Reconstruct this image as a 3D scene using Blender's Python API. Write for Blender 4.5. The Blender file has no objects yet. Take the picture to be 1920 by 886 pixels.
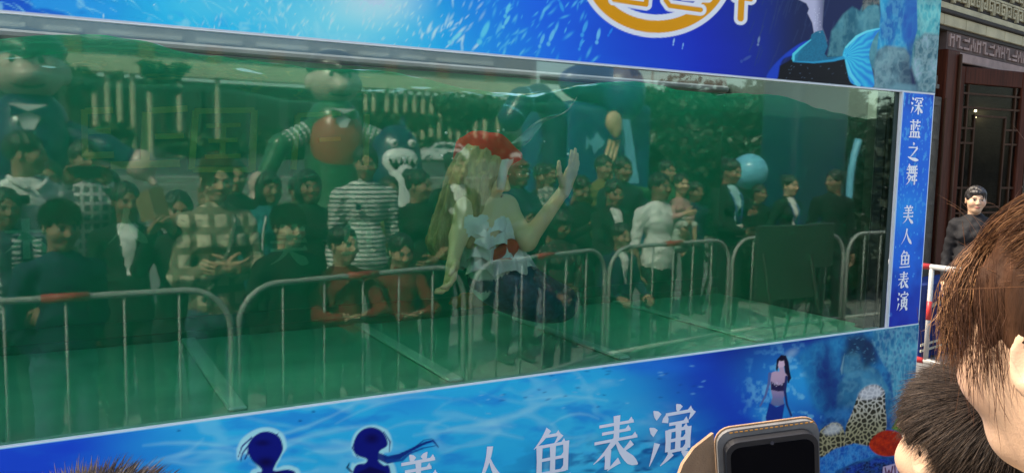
import bpy, math, random
import numpy as np
from mathutils import Vector, Matrix

random.seed(7)
RNG = np.random.default_rng(7)
SC = bpy.context.scene
COL = SC.collection

# ------------------------------------------------------------------ camera
F_PX, PITCH, ROLL, YAW = 1520.0, 0.0976, 0.0188, math.radians(29.5)
CAM_H, CAM_D = 1.80, 2.57
_f = np.array([math.sin(YAW) * math.cos(PITCH), math.cos(YAW) * math.cos(PITCH), -math.sin(PITCH)])
_r0 = np.array([math.cos(YAW), -math.sin(YAW), 0.0])
_u0 = np.cross(_r0, _f)
CR = _r0 * math.cos(ROLL) + _u0 * math.sin(ROLL)
CU = _u0 * math.cos(ROLL) - _r0 * math.sin(ROLL)
CF = _f
CC = np.array([0.0, -CAM_D, CAM_H])
cam_data = bpy.data.cameras.new('camera')
cam_data.sensor_width = 36.0
cam_data.lens = F_PX / 1920.0 * 36.0
cam_data.clip_start = 0.02
cam_data.clip_end = 2000.0
cam = bpy.data.objects.new('camera', cam_data)
COL.objects.link(cam)
cam.matrix_world = Matrix(((CR[0], CU[0], -CF[0], CC[0]), (CR[1], CU[1], -CF[1], CC[1]), (CR[2], CU[2], -CF[2], CC[2]), (0, 0, 0, 1)))
SC.camera = cam

# ------------------------------------------------------------------ light
SUN_TO = np.array([-0.56, 0.42, 0.80])
SUN_TO = SUN_TO / np.linalg.norm(SUN_TO)
world = bpy.data.worlds.new('World')
SC.world = world
world.use_nodes = True
wn = world.node_tree
bg = wn.nodes['Background']
sky = wn.nodes.new('ShaderNodeTexSky')
sky.sky_type = 'NISHITA'
sky.sun_disc = False
sky.sun_elevation = math.asin(SUN_TO[2])
sky.sun_rotation = math.atan2(SUN_TO[0], SUN_TO[1])
sky.air_density = 1.0
sky.dust_density = 2.5
sky.ozone_density = 0.4
wn.links.new(sky.outputs[0], bg.inputs[0])
bg.inputs[1].default_value = 0.15
sun_data = bpy.data.lights.new('sun', 'SUN')
sun_data.energy = 2.2
sun_data.angle = math.radians(0.5)
sun_data.color = (1.0, 0.93, 0.82)
sun = bpy.data.objects.new('sun', sun_data)
COL.objects.link(sun)
sun.rotation_euler = Vector(SUN_TO).to_track_quat('Z', 'Y').to_euler()
SC.view_settings.view_transform = 'Standard'
SC.view_settings.look = 'None'
SC.view_settings.exposure = 1.78
SC.view_settings.gamma = 1.0
SC.view_settings.use_curve_mapping = False
SC.view_settings.use_white_balance = True
SC.view_settings.white_balance_temperature = 7300
SC.view_settings.white_balance_tint = 10
SC.cycles.use_denoising = True
SC.cycles.max_bounces = 12
SC.cycles.transparent_max_bounces = 24
SC.cycles.volume_bounces = 1
SC.cycles.sample_clamp_indirect = 4.0
SC.cycles.caustics_reflective = False
SC.cycles.caustics_refractive = False

# ------------------------------------------------------------------ geometry of the view (photo pixels 1920 x 886 <-> world)
def ray(u, v):
    return CF + CR * ((u - 960.0) / F_PX) - CU * ((v - 443.0) / F_PX)
def on_y(u, v, y):                 # where the line of sight meets the upright plane y = const (parallel to the tank front)
    d = ray(u, v)
    return CC + d * ((y - CC[1]) / d[1])
def on_z(u, v, z):
    d = ray(u, v)
    return CC + d * ((z - CC[2]) / d[2])
def at_depth(u, v, dep):           # at a depth along the view axis
    return CC + ray(u, v) * dep
def project(P):
    q = np.asarray(P, float) - CC
    z = q @ CF
    return 960 + F_PX * (q @ CR) / z, 443 - F_PX * (q @ CU) / z, z
def mirrored(u, v, dist):          # real place of something the glass mirrors: dist = its distance in front of the glass
    p = on_y(u, v, dist)
    return np.array([p[0], -p[1], p[2]])

# ------------------------------------------------------------------ object helpers
def tag(o, label=None, cat=None, group=None, kind=None):
    if label: o['label'] = label
    if cat: o['category'] = cat
    if group: o['group'] = group
    if kind: o['kind'] = kind
    return o
def empty(name, loc=(0, 0, 0), rotz=0.0):
    o = bpy.data.objects.new(name, None)
    o.location = loc
    o.rotation_euler = (0, 0, rotz)
    o.empty_display_size = 0.1
    COL.objects.link(o)
    return o
def mesh_obj(name, verts, faces, mats, parent=None, smooth=False, idx=None, colors=None):
    me = bpy.data.meshes.new(name)
    verts = np.asarray(verts, float)
    if isinstance(faces, np.ndarray) and len(faces):
        n, k = faces.shape
        me.vertices.add(len(verts))
        me.vertices.foreach_set('co', verts.astype(np.float32).ravel())
        me.loops.add(n * k)
        me.loops.foreach_set('vertex_index', faces.astype(np.int32).ravel())
        me.polygons.add(n)
        me.polygons.foreach_set('loop_start', np.arange(0, n * k, k, dtype=np.int32))
        me.update(calc_edges=True)
    else:
        me.from_pydata([tuple(v) for v in verts], [], [tuple(f) for f in faces])
    if not isinstance(mats, (list, tuple)):
        mats = [mats]
    for m in mats:
        me.materials.append(m)
    if idx is not None:
        me.polygons.foreach_set('material_index', np.asarray(idx, np.int32))
    if smooth:
        me.polygons.foreach_set('use_smooth', np.ones(len(me.polygons), bool))
    if colors is not None:
        a = me.color_attributes.new('paint', 'FLOAT_COLOR', 'POINT')
        c = np.ones((len(verts), 4), np.float32)
        c[:, :3] = colors
        a.data.foreach_set('color', c.ravel())
    me.validate()
    me.update()
    o = bpy.data.objects.new(name, me)
    COL.objects.link(o)
    if parent is not None:
        o.parent = parent
    return o

class MB:
    """collects boxes, tubes and plates into ONE mesh"""
    def __init__(s):
        s.v, s.f, s.mi = [], [], []
    def add(s, verts, faces, m=0):
        b = len(s.v)
        s.v += [tuple(float(c) for c in p) for p in verts]
        s.f += [tuple(i + b for i in f) for f in faces]
        s.mi += [m] * len(faces)
        return s
    def box(s, lo, hi, m=0, M=None, bev=0.0):
        x0, y0, z0 = lo; x1, y1, z1 = hi
        if bev > 0:
            b = min(bev, (x1 - x0) * .45, (y1 - y0) * .45, (z1 - z0) * .45)
            vs = []
            for sx, X in ((1, x0), (-1, x1)):
                for sy, Y in ((1, y0), (-1, y1)):
                    for sz, Z in ((1, z0), (-1, z1)):
                        vs += [(X, Y + sy * b, Z + sz * b), (X + sx * b, Y, Z + sz * b), (X + sx * b, Y + sy * b, Z)]
            def c(i, j, k): return (i * 4 + j * 2 + k) * 3
            fs = []
            for i in (0, 1): fs.append([c(i, 0, 0), c(i, 0, 1), c(i, 1, 1), c(i, 1, 0)])
            for j in (0, 1): fs.append([c(0, j, 0) + 1, c(1, j, 0) + 1, c(1, j, 1) + 1, c(0, j, 1) + 1])
            for k in (0, 1): fs.append([c(0, 0, k) + 2, c(0, 1, k) + 2, c(1, 1, k) + 2, c(1, 0, k) + 2])
            for i in (0, 1):
                for j in (0, 1): fs.append([c(i, j, 0), c(i, j, 0) + 1, c(i, j, 1) + 1, c(i, j, 1)])
            for i in (0, 1):
                for k in (0, 1): fs.append([c(i, 0, k), c(i, 0, k) + 2, c(i, 1, k) + 2, c(i, 1, k)])
            for j in (0, 1):
                for k in (0, 1): fs.append([c(0, j, k) + 1, c(0, j, k) + 2, c(1, j, k) + 2, c(1, j, k) + 1])
            for i in (0, 1):
                for j in (0, 1):
                    for k in (0, 1): fs.append([c(i, j, k), c(i, j, k) + 1, c(i, j, k) + 2])
            ctr = np.array([(x0 + x1) / 2, (y0 + y1) / 2, (z0 + z1) / 2])
            out = []
            for f in fs:
                P = np.array([vs[q] for q in f])
                nrm = np.cross(P[1] - P[0], P[2] - P[0])
                out.append(f if nrm @ (P.mean(0) - ctr) > 0 else f[::-1])
            fs = out
        else:
            vs = [(x0, y0, z0), (x1, y0, z0), (x1, y1, z0), (x0, y1, z0), (x0, y0, z1), (x1, y0, z1), (x1, y1, z1), (x0, y1, z1)]
            fs = [(0, 3, 2, 1), (4, 5, 6, 7), (0, 1, 5, 4), (1, 2, 6, 5), (2, 3, 7, 6), (3, 0, 4, 7)]
        if M is not None:
            vs = [tuple(M @ Vector(p)) for p in vs]
        return s.add(vs, fs, m)
    def tube(s, pts, r, n=10, m=0, cap=True):
        pts = [np.asarray(p, float) for p in pts]
        rs = r if isinstance(r, (list, tuple, np.ndarray)) else [r] * len(pts)
        prev = None
        rings = []
        for i, p in enumerate(pts):
            t = pts[min(i + 1, len(pts) - 1)] - pts[max(i - 1, 0)]
            t = t / (np.linalg.norm(t) + 1e-9)
            if prev is None:
                a = np.array([0, 0, 1.0]) if abs(t[2]) < .9 else np.array([1.0, 0, 0])
            else:
                a = prev
            x = a - t * (a @ t); x /= np.linalg.norm(x) + 1e-9
            y = np.cross(t, x); prev = x
            rings.append([p + rs[i] * (math.cos(2 * math.pi * k / n) * x + math.sin(2 * math.pi * k / n) * y) for k in range(n)])
        vs = [q for g in rings for q in g]
        fs = []
        for i in range(len(rings) - 1):
            for k in range(n):
                fs.append((i * n + k, i * n + (k + 1) % n, (i + 1) * n + (k + 1) % n, (i + 1) * n + k))
        if cap:
            fs.append(tuple(range(n))[::-1])
            fs.append(tuple((len(rings) - 1) * n + k for k in range(n)))
        return s.add(vs, fs, m)
    def prism(s, poly, y0, y1, m=0, M=None):
        """polygon in (x, z) extruded from y0 to y1"""
        n = len(poly)
        a = sum(poly[i][0] * poly[(i + 1) % n][1] - poly[(i + 1) % n][0] * poly[i][1] for i in range(n))
        if a < 0: poly = poly[::-1]
        vs = [(p[0], y0, p[1]) for p in poly] + [(p[0], y1, p[1]) for p in poly]
        fs = [tuple(range(n)), tuple(range(2 * n - 1, n - 1, -1))]
        for i in range(n):
            j = (i + 1) % n
            fs.append((j, i, n + i, n + j))
        if M is not None:
            vs = [tuple(M @ Vector(p)) for p in vs]
        return s.add(vs, fs, m)
    def sphere(s, c, r, n=16, k=10, m=0):
        r = np.asarray(r if hasattr(r, '__len__') else (r, r, r), float)
        vs = [np.asarray(c) + r * np.array([0, 0, 1.0])]
        for i in range(1, k):
            t = math.pi * i / k
            for j in range(n):
                p = 2 * math.pi * j / n
                vs.append(np.asarray(c) + r * np.array([math.sin(t) * math.cos(p), math.sin(t) * math.sin(p), math.cos(t)]))
        vs.append(np.asarray(c) - r * np.array([0, 0, 1.0]))
        fs = []
        for j in range(n):
            fs.append((0, 1 + j, 1 + (j + 1) % n))
            fs.append((len(vs) - 1, 1 + (k - 2) * n + (j + 1) % n, 1 + (k - 2) * n + j))
        for i in range(k - 2):
            for j in range(n):
                a = 1 + i * n
                fs.append((a + j, a + n + j, a + n + (j + 1) % n, a + (j + 1) % n))
        return s.add(vs, fs, m)
    def build(s, name, mats, parent=None, smooth=False):
        return mesh_obj(name, s.v, s.f, mats, parent, smooth, s.mi)

# ------------------------------------------------------------------ materials
def lin(r, g, b):
    f = lambda c: (c / 255 / 12.92) if c / 255 <= .04045 else ((c / 255 + .055) / 1.055) ** 2.4
    return (f(r), f(g), f(b))
def _new(name):
    m = bpy.data.materials.new(name)
    m.use_nodes = True
    nt = m.node_tree
    return m, nt, nt.nodes['Principled BSDF']
def mat(name, col, rough=.6, var=.12, scale=6.0, metal=0.0, spec=.4, bump=0.0, bscale=60.0, sheen=0.0, coat=0.0, stretch=None):
    m, nt, b = _new(name)
    b.inputs['Roughness'].default_value = rough
    b.inputs['Metallic'].default_value = metal
    b.inputs['Specular IOR Level'].default_value = spec
    if coat: b.inputs['Coat Weight'].default_value = coat
    if sheen: b.inputs['Sheen Weight'].default_value = sheen
    tc = nt.nodes.new('ShaderNodeTexCoord')
    vec = tc.outputs['Object']
    if stretch:
        mp = nt.nodes.new('ShaderNodeMapping')
        mp.inputs['Scale'].default_value = stretch
        nt.links.new(vec, mp.inputs[0]); vec = mp.outputs[0]
    nz = nt.nodes.new('ShaderNodeTexNoise')
    nz.inputs['Scale'].default_value = scale
    nz.inputs['Detail'].default_value = 5
    nt.links.new(vec, nz.inputs['Vector'])
    rp = nt.nodes.new('ShaderNodeValToRGB')
    c = np.array(col)
    rp.color_ramp.elements[0].position = .3
    rp.color_ramp.elements[1].position = .7
    rp.color_ramp.elements[0].color = (*np.clip(c * (1 - var), 0, 1), 1)
    rp.color_ramp.elements[1].color = (*np.clip(c * (1 + var), 0, 1), 1)
    nt.links.new(nz.outputs['Fac'], rp.inputs[0])
    nt.links.new(rp.outputs[0], b.inputs['Base Color'])
    if bump:
        n2 = nt.nodes.new('ShaderNodeTexNoise')
        n2.inputs['Scale'].default_value = bscale
        n2.inputs['Detail'].default_value = 4
        nt.links.new(vec, n2.inputs['Vector'])
        bp = nt.nodes.new('ShaderNodeBump')
        bp.inputs['Strength'].default_value = bump
        bp.inputs['Distance'].default_value = .01
        nt.links.new(n2.outputs['Fac'], bp.inputs['Height'])
        nt.links.new(bp.outputs[0], b.inputs['Normal'])
    return m
def mat_paint(name, rough=.5, spec=.4, bump=0.0, bscale=80, coat=0.0, sss=0.0):
    m, nt, b = _new(name)
    at = nt.nodes.new('ShaderNodeAttribute')
    at.attribute_name = 'paint'
    nt.links.new(at.outputs['Color'], b.inputs['Base Color'])
    b.inputs['Roughness'].default_value = rough
    b.inputs['Specular IOR Level'].default_value = spec
    if coat: b.inputs['Coat Weight'].default_value = coat
    if sss:
        b.inputs['Subsurface Weight'].default_value = sss
        b.inputs['Subsurface Radius'].default_value = (.012, .005, .003)
    if bump:
        n2 = nt.nodes.new('ShaderNodeTexNoise')
        n2.inputs['Scale'].default_value = bscale
        tc = nt.nodes.new('ShaderNodeTexCoord')
        nt.links.new(tc.outputs['Object'], n2.inputs['Vector'])
        bp = nt.nodes.new('ShaderNodeBump')
        bp.inputs['Strength'].default_value = bump
        bp.inputs['Distance'].default_value = .004
        nt.links.new(n2.outputs['Fac'], bp.inputs['Height'])
        nt.links.new(bp.outputs[0], b.inputs['Normal'])
    return m
def mat_cloth(name, base, kind='plain', c2=(.02, .02, .02), scale=1.0, rough=.85):
    """woven cloth; kind: plain, stripes (level stripes), plaid, floral, zigzag"""
    m, nt, b = _new(name)
    b.inputs['Roughness'].default_value = rough
    b.inputs['Specular IOR Level'].default_value = .2
    tc = nt.nodes.new('ShaderNodeTexCoord')
    ob = tc.outputs['Object']
    L = nt.links.new
    def wave(axis, s, dist=0.0, off=0.0):
        w = nt.nodes.new('ShaderNodeTexWave')
        w.wave_type = 'BANDS'; w.bands_direction = axis
        w.inputs['Scale'].default_value = s
        w.inputs['Distortion'].default_value = dist
        w.inputs['Phase Offset'].default_value = off
        L(ob, w.inputs['Vector'])
        return w.outputs['Fac']
    def ramp(src, p0, p1):
        r = nt.nodes.new('ShaderNodeValToRGB')
        r.color_ramp.elements[0].position = p0; r.color_ramp.elements[1].position = p1
        L(src, r.inputs[0])
        return r.outputs[0]
    def mix(fac, a, bcol):
        x = nt.nodes.new('ShaderNodeMixRGB')
        for sock, val in ((x.inputs[0], fac), (x.inputs[1], a), (x.inputs[2], bcol)):
            if hasattr(val, 'is_linked') or hasattr(val, 'links'): L(val, sock)
            elif isinstance(val, (int, float)): sock.default_value = val
            else: sock.default_value = (*val, 1)
        return x.outputs[0]
    nz = nt.nodes.new('ShaderNodeTexNoise'); nz.inputs['Scale'].default_value = 9; L(ob, nz.inputs['Vector'])
    b0 = mix(ramp(nz.outputs['Fac'], .3, .7), tuple(np.array(base) * .82), tuple(np.clip(np.array(base) * 1.12, 0, 1)))
    if kind == 'stripes':
        col = mix(ramp(wave('Z', 9.5 * scale), .60, .68), b0, c2)
    elif kind == 'plaid':
        f1 = ramp(wave('Z', 3.2 * scale), .62, .75); f2 = ramp(wave('X', 3.6 * scale), .66, .8)
        mx = nt.nodes.new('ShaderNodeMath'); mx.operation = 'MAXIMUM'
        L(f1, mx.inputs[0]); L(f2, mx.inputs[1])
        col = mix(mx.outputs[0], b0, c2)
    elif kind == 'floral':
        vo = nt.nodes.new('ShaderNodeTexVoronoi'); vo.inputs['Scale'].default_value = 28 * scale; L(ob, vo.inputs['Vector'])
        col = mix(ramp(vo.outputs['Distance'], .22, .34), c2, b0)
    elif kind == 'zigzag':
        f1 = ramp(wave('Z', 7 * scale, 6.0), .55, .62); f2 = ramp(wave('X', 2.2 * scale, 1.5), .6, .7)
        mx = nt.nodes.new('ShaderNodeMath'); mx.operation = 'MULTIPLY'
        L(f1, mx.inputs[0]); L(f2, mx.inputs[1])
        col = mix(mx.outputs[0], b0, c2)
    else:
        col = b0
    L(col, b.inputs['Base Color'])
    n2 = nt.nodes.new('ShaderNodeTexNoise'); n2.inputs['Scale'].default_value = 9; n2.inputs['Detail'].default_value = 3
    L(ob, n2.inputs['Vector'])
    bp = nt.nodes.new('ShaderNodeBump'); bp.inputs['Strength'].default_value = .45; bp.inputs['Distance'].default_value = .03
    L(n2.outputs['Fac'], bp.inputs['Height']); L(bp.outputs[0], b.inputs['Normal'])
    return m

# ------------------------------------------------------------------ numpy noise
def vnoise(x, y, seed=0):
    xi = np.floor(x).astype(np.int64); yi = np.floor(y).astype(np.int64)
    fx = x - xi; fy = y - yi
    fx = fx * fx * (3 - 2 * fx); fy = fy * fy * (3 - 2 * fy)
    def h(a, b):
        n = (a * 374761393 + b * 668265263 + seed * 974634777) & 0x7fffffff
        n = ((n ^ (n >> 13)) * 1274126177) & 0x7fffffff
        return ((n ^ (n >> 16)) & 0xffff) / 65535.0
    return (h(xi, yi) * (1 - fx) + h(xi + 1, yi) * fx) * (1 - fy) + (h(xi, yi + 1) * (1 - fx) + h(xi + 1, yi + 1) * fx) * fy
def fbm(x, y, seed=0, o=4):
    s = 0; a = .5
    for i in range(o):
        s = s + a * vnoise(x * 2 ** i, y * 2 ** i, seed + i); a *= .5
    return s / (1 - .5 ** o)
def sstep(a, b, x):
    t = np.clip((x - a) / (b - a + 1e-12), 0, 1)
    return t * t * (3 - 2 * t)

# ------------------------------------------------------------------ distance-field modelling (smoothly joined bodies)
def _smin(a, b, k):
    h = np.clip(.5 + .5 * (a - b) / k, 0, 1)
    return a * (1 - h) + b * h - k * h * (1 - h)
class Sculpt:
    def __init__(s): s.p = []
    def cone(s, a, b, ra, rb, lab=0, k=.03, sub=False):
        a = np.asarray(a, float); b = np.asarray(b, float); m = max(ra, rb)
        def fn(X, Y, Z):
            ab = b - a; L2 = ab @ ab + 1e-12
            px, py, pz = X - a[0], Y - a[1], Z - a[2]
            t = np.clip((px * ab[0] + py * ab[1] + pz * ab[2]) / L2, 0, 1)
            d = np.sqrt((px - t * ab[0]) ** 2 + (py - t * ab[1]) ** 2 + (pz - t * ab[2]) ** 2)
            return d - (ra + (rb - ra) * t)
        s.p.append((fn, np.minimum(a, b) - m, np.maximum(a, b) + m, lab, k, sub))
        return s
    def ell(s, c, r, lab=0, k=.03, R=None, sub=False):
        c = np.asarray(c, float); r = np.asarray(r, float); m = r.max()
        def fn(X, Y, Z):
            x, y, z = X - c[0], Y - c[1], Z - c[2]
            if R is not None:
                x, y, z = (R[0, 0] * x + R[1, 0] * y + R[2, 0] * z, R[0, 1] * x + R[1, 1] * y + R[2, 1] * z, R[0, 2] * x + R[1, 2] * y + R[2, 2] * z)
            k0 = np.sqrt((x / r[0]) ** 2 + (y / r[1]) ** 2 + (z / r[2]) ** 2)
            k1 = np.sqrt((x / r[0] ** 2) ** 2 + (y / r[1] ** 2) ** 2 + (z / r[2] ** 2) ** 2)
            return k0 * (k0 - 1) / (k1 + 1e-9)
        s.p.append((fn, c - m, c + m, lab, k, sub))
        return s
    def rbox(s, c, hsz, rad, lab=0, k=.02, R=None, sub=False):
        c = np.asarray(c, float); q0 = np.asarray(hsz, float) - rad; m = np.linalg.norm(hsz)
        def fn(X, Y, Z):
            x, y, z = X - c[0], Y - c[1], Z - c[2]
            if R is not None:
                x, y, z = (R[0, 0] * x + R[1, 0] * y + R[2, 0] * z, R[0, 1] * x + R[1, 1] * y + R[2, 1] * z, R[0, 2] * x + R[1, 2] * y + R[2, 2] * z)
            ax, ay, az = np.abs(x) - q0[0], np.abs(y) - q0[1], np.abs(z) - q0[2]
            return np.sqrt(np.maximum(ax, 0) ** 2 + np.maximum(ay, 0) ** 2 + np.maximum(az, 0) ** 2) + np.minimum(np.maximum(ax, np.maximum(ay, az)), 0) - rad
        s.p.append((fn, c - m, c + m, lab, k, sub))
        return s
    def mesh(s, h, warp=None, lo=None, hi=None):
        """-> verts, quads, label per vertex"""
        if lo is None:
            adds = [p for p in s.p if not p[5]]
            lo = np.min([p[1] for p in adds], 0) - 2.5 * h
            hi = np.max([p[2] for p in adds], 0) + 2.5 * h
        n = np.ceil((hi - lo) / h).astype(int) + 1
        D = np.full(n, 1.0, np.float32); Dm = np.full(n, 1.0, np.float32); Lb = np.zeros(n, np.int16)
        ax = [lo[i] + h * np.arange(n[i]) for i in range(3)]
        for fn, a, b, lab, k, sub in s.p:
            mg = max(k, 2 * h) + 2 * h
            i0 = np.maximum(np.floor((a - mg - lo) / h).astype(int), 0)
            i1 = np.minimum(np.ceil((b + mg - lo) / h).astype(int) + 1, n)
            if np.any(i1 <= i0): continue
            sl = tuple(slice(i0[i], i1[i]) for i in range(3))
            X, Y, Z = ax[0][sl[0]][:, None, None], ax[1][sl[1]][None, :, None], ax[2][sl[2]][None, None, :]
            d = fn(X, Y, Z).astype(np.float32)
            if sub:
                D[sl] = -_smin(-D[sl], d, k)
            else:
                D[sl] = _smin(D[sl], d, k)
                cl = d < Dm[sl]
                Lb[sl] = np.where(cl, lab, Lb[sl]); Dm[sl] = np.minimum(Dm[sl], d)
        if warp is not None:
            D = D + warp(ax[0][:, None, None], ax[1][None, :, None], ax[2][None, None, :]).astype(np.float32)
        return surface_nets(D, Lb, lo, h)
def surface_nets(D, Lb, lo, h):
    ins = D < 0
    nx, ny, nz = D.shape
    cnt = np.zeros((nx - 1, ny - 1, nz - 1), np.int8)
    for i in (0, 1):
        for j in (0, 1):
            for k in (0, 1):
                cnt += ins[i:nx - 1 + i, j:ny - 1 + j, k:nz - 1 + k]
    I, J, K = np.nonzero((cnt > 0) & (cnt < 8))
    vid = np.full(cnt.shape, -1, np.int64)
    vid[I, J, K] = np.arange(len(I))
    pos = np.zeros((len(I), 3)); c = np.zeros(len(I))
    val = {}
    for a in (0, 1):
        for b in (0, 1):
            for d in (0, 1):
                val[a, b, d] = D[I + a, J + b, K + d].astype(float)
    cor = list(val)
    for p in cor:
        for axi in range(3):
            if p[axi] == 0:
                q = list(p); q[axi] = 1; q = tuple(q)
                m = (val[p] < 0) != (val[q] < 0)
                t = np.where(m, val[p] / (val[p] - val[q] + 1e-20), 0)
                for ax2 in range(3):
                    pos[:, ax2] += np.where(m, p[ax2] + (t if ax2 == axi else 0), 0)
                c += m
    pos /= np.maximum(c, 1)[:, None]
    verts = lo + h * (pos + np.stack([I, J, K], 1))
    gi = np.clip(np.round(pos).astype(int), 0, 1)
    lab = Lb[I + gi[:, 0], J + gi[:, 1], K + gi[:, 2]]
    quads = []
    for axi in range(3):
        A = [slice(None)] * 3; B = [slice(None)] * 3
        A[axi] = slice(0, -1); B[axi] = slice(1, None)
        ch = ins[tuple(A)] != ins[tuple(B)]
        e = np.argwhere(ch)
        o1, o2 = [(1, 2), (2, 0), (0, 1)][axi]
        ok = (e[:, o1] > 0) & (e[:, o2] > 0) & (e[:, o1] < D.shape[o1] - 1) & (e[:, o2] < D.shape[o2] - 1)
        e = e[ok]
        if not len(e): continue
        def cell(d1, d2):
            x = e.copy(); x[:, o1] -= d1; x[:, o2] -= d2
            return vid[x[:, 0], x[:, 1], x[:, 2]]
        q = np.stack([cell(1, 1), cell(0, 1), cell(0, 0), cell(1, 0)], 1)
        st = ins[e[:, 0], e[:, 1], e[:, 2]]
        q[~st] = q[~st][:, ::-1]
        quads.append(q)
    q = np.concatenate(quads) if quads else np.zeros((0, 4), int)
    q = q[(q >= 0).all(1)]
    return verts, q, lab
def rot(axis, ang):
    return np.array(Matrix.Rotation(ang, 3, axis))
def smooth_pts(pts, n=8):
    """Catmull-Rom through pts"""
    P = [np.asarray(p, float) for p in pts]
    P = [2 * P[0] - P[1]] + P + [2 * P[-1] - P[-2]]
    out = []
    for i in range(1, len(P) - 2):
        for k in range(n):
            t = k / n
            out.append(.5 * ((2 * P[i]) + (-P[i - 1] + P[i + 1]) * t + (2 * P[i - 1] - 5 * P[i] + 4 * P[i + 1] - P[i + 2]) * t * t + (-P[i - 1] + 3 * P[i] - 3 * P[i + 1] + P[i + 2]) * t ** 3))
    out.append(P[-2])
    return out
def strands_mesh(name, paths, widths, material, parent=None, colors=None):
    """many thin three-sided hairs as one mesh; paths: (n, k, 3); widths: (n,)"""
    P = np.asarray(paths, float); n, k, _ = P.shape
    T = np.gradient(P, axis=1); T /= np.linalg.norm(T, axis=2, keepdims=True) + 1e-9
    ref = np.array([.3, .5, .81])
    A = np.cross(T, ref); A /= np.linalg.norm(A, axis=2, keepdims=True) + 1e-9
    B = np.cross(T, A)
    tp = np.ones(k); tp[-1] = .15; tp[0] = .6
    if k > 3: tp[-2] = .6
    W = np.asarray(widths)[:, None, None] * tp[None, :, None]
    rings = np.stack([P + W * (math.cos(a) * A + math.sin(a) * B) for a in (0, 2.094, 4.189)], 2)   # n,k,3sides,3
    V = rings.reshape(-1, 3)
    i = np.arange(n)[:, None, None] * (k * 3); j = np.arange(k - 1)[None, :, None] * 3; s = np.arange(3)[None, None, :]; s2 = (s + 1) % 3
    Q = np.stack([i + j + s, i + j + s2, i + j + 3 + s2, i + j + 3 + s], -1).reshape(-1, 4)
    cl = None
    if colors is not None:
        cl = np.repeat(np.asarray(colors), k * 3, 0)
    return mesh_obj(name, V, Q, material, parent, True, None, cl)
# ------------------------------------------------------------------ people
M_SKIN = mat_paint('skin', rough=.5, spec=.35, bump=.12, bscale=350)
M_HAIR = mat('black_hair', (.012, .010, .010), rough=.42, var=.5, scale=30, spec=.5, bump=.8, bscale=70, stretch=(1, 1, .25))
M_HAIR_BROWN = mat('brown_hair', (.05, .022, .011), rough=.7, var=.5, scale=30, spec=.1, bump=.8, bscale=70, stretch=(1, 1, .25))
M_HAIR_GREY = mat('greying_hair', (.05, .048, .047), rough=.5, var=.5, scale=30, bump=.8, bscale=70, stretch=(1, 1, .25))
SKINS = {'fair': (.52, .33, .215), 'mid': (.30, .175, .115), 'tan': (.22, .125, .08)}

def head_mesh(q, skin, h=.0055, female=False, open_smile=False):
    """head in its own frame: origin at the skull's middle, +Y the way it looks"""
    S = Sculpt()
    S.ell((0, -.012, .022), (.077, .096, .092), 0, .03)
    S.ell((0, .018, -.040), (.061, .070, .080), 0, .04)
    S.ell((0, .052, -.092), (.030, .026, .024), 0, .03)
    for sx in (-1, 1):
        S.ell((sx * .040, .058, -.032), (.026, .024, .024), 0, .03)
        S.ell((sx * .032, .092, .002), (.019, .013, .011), 0, .012, sub=True)
        S.ell((sx * .031, .076, .001), (.0145, .0125, .0105), 1, .004)
        S.ell((sx * .031, .086, .017), (.022, .008, .006), 0, .012)
        S.ell((sx * .080, -.008, -.010), (.008, .019, .031), 0, .006, R=rot('Z', sx * -.40))
        S.ell((sx * .089, -.003, -.006), (.006, .011, .018), 0, .004, R=rot('Z', sx * -.40), sub=True)
        S.ell((sx * .011, .094, -.036), (.008, .009, .007), 0, .008)
    S.cone((0, .086, .006), (0, .104, -.030), .008, .012, 0, .014)
    S.ell((0, .083, -.063), (.021, .010, .005), 2, .008)
    S.ell((0, .082, -.071), (.018, .010, .0055), 2, .008)
    S.cone((0, -.022, -.06), (0, -.03, -.19), .051, .054, 0, .03)
    V, Qd, L = S.mesh(h / q)
    c = np.array(skin)
    C = np.tile(c, (len(V), 1))
    x, y, z = V.T
    front = y > .045
    C *= (1 + .10 * (vnoise(x * 60 + 9, z * 60 + y * 40, 3) - .5))[:, None]
    warm = np.exp(-((np.abs(x) - .042) ** 2 + (z + .035) ** 2) / .0007) * front
    C = C * (1 - warm[:, None] * np.array([0, .12, .12]))
    lips = sstep(.0, .35, 1 - ((x / .024) ** 2 + ((z + .067) / .0095) ** 2)) * front
    lipc = np.array((.34, .10, .09)) if female else c * np.array((.80, .55, .52))
    C = C * (1 - lips[:, None]) + lips[:, None] * lipc
    brow = sstep(0, .4, 1 - (((np.abs(x) - .033) / .024) ** 2 + ((z - .021 + .12 * np.abs(np.abs(x) - .03)) / (.0048 if female else .0065)) ** 2)) * front
    C = C * (1 - .85 * brow[:, None]) + .85 * brow[:, None] * .02
    eye = sstep(0, .3, 1 - (((np.abs(x) - .031) / .0165) ** 2 + ((z - .001) / .0075) ** 2)) * front
    C = C * (1 - eye[:, None]) + eye[:, None] * np.array((.45, .42, .40))
    iris = sstep(0, .3, 1 - (((np.abs(x) - .031) / .0085) ** 2 + ((z - .001) / .0085) ** 2)) * front
    lash = sstep(0, .4, 1 - (((np.abs(x) - .031) / .018) ** 2 + ((z - .0075) / .003) ** 2)) * front
    dk = np.maximum(iris, lash)[:, None]
    C = C * (1 - dk) + dk * .015
    return V * q, Qd, np.clip(C, 0, 1)

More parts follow.
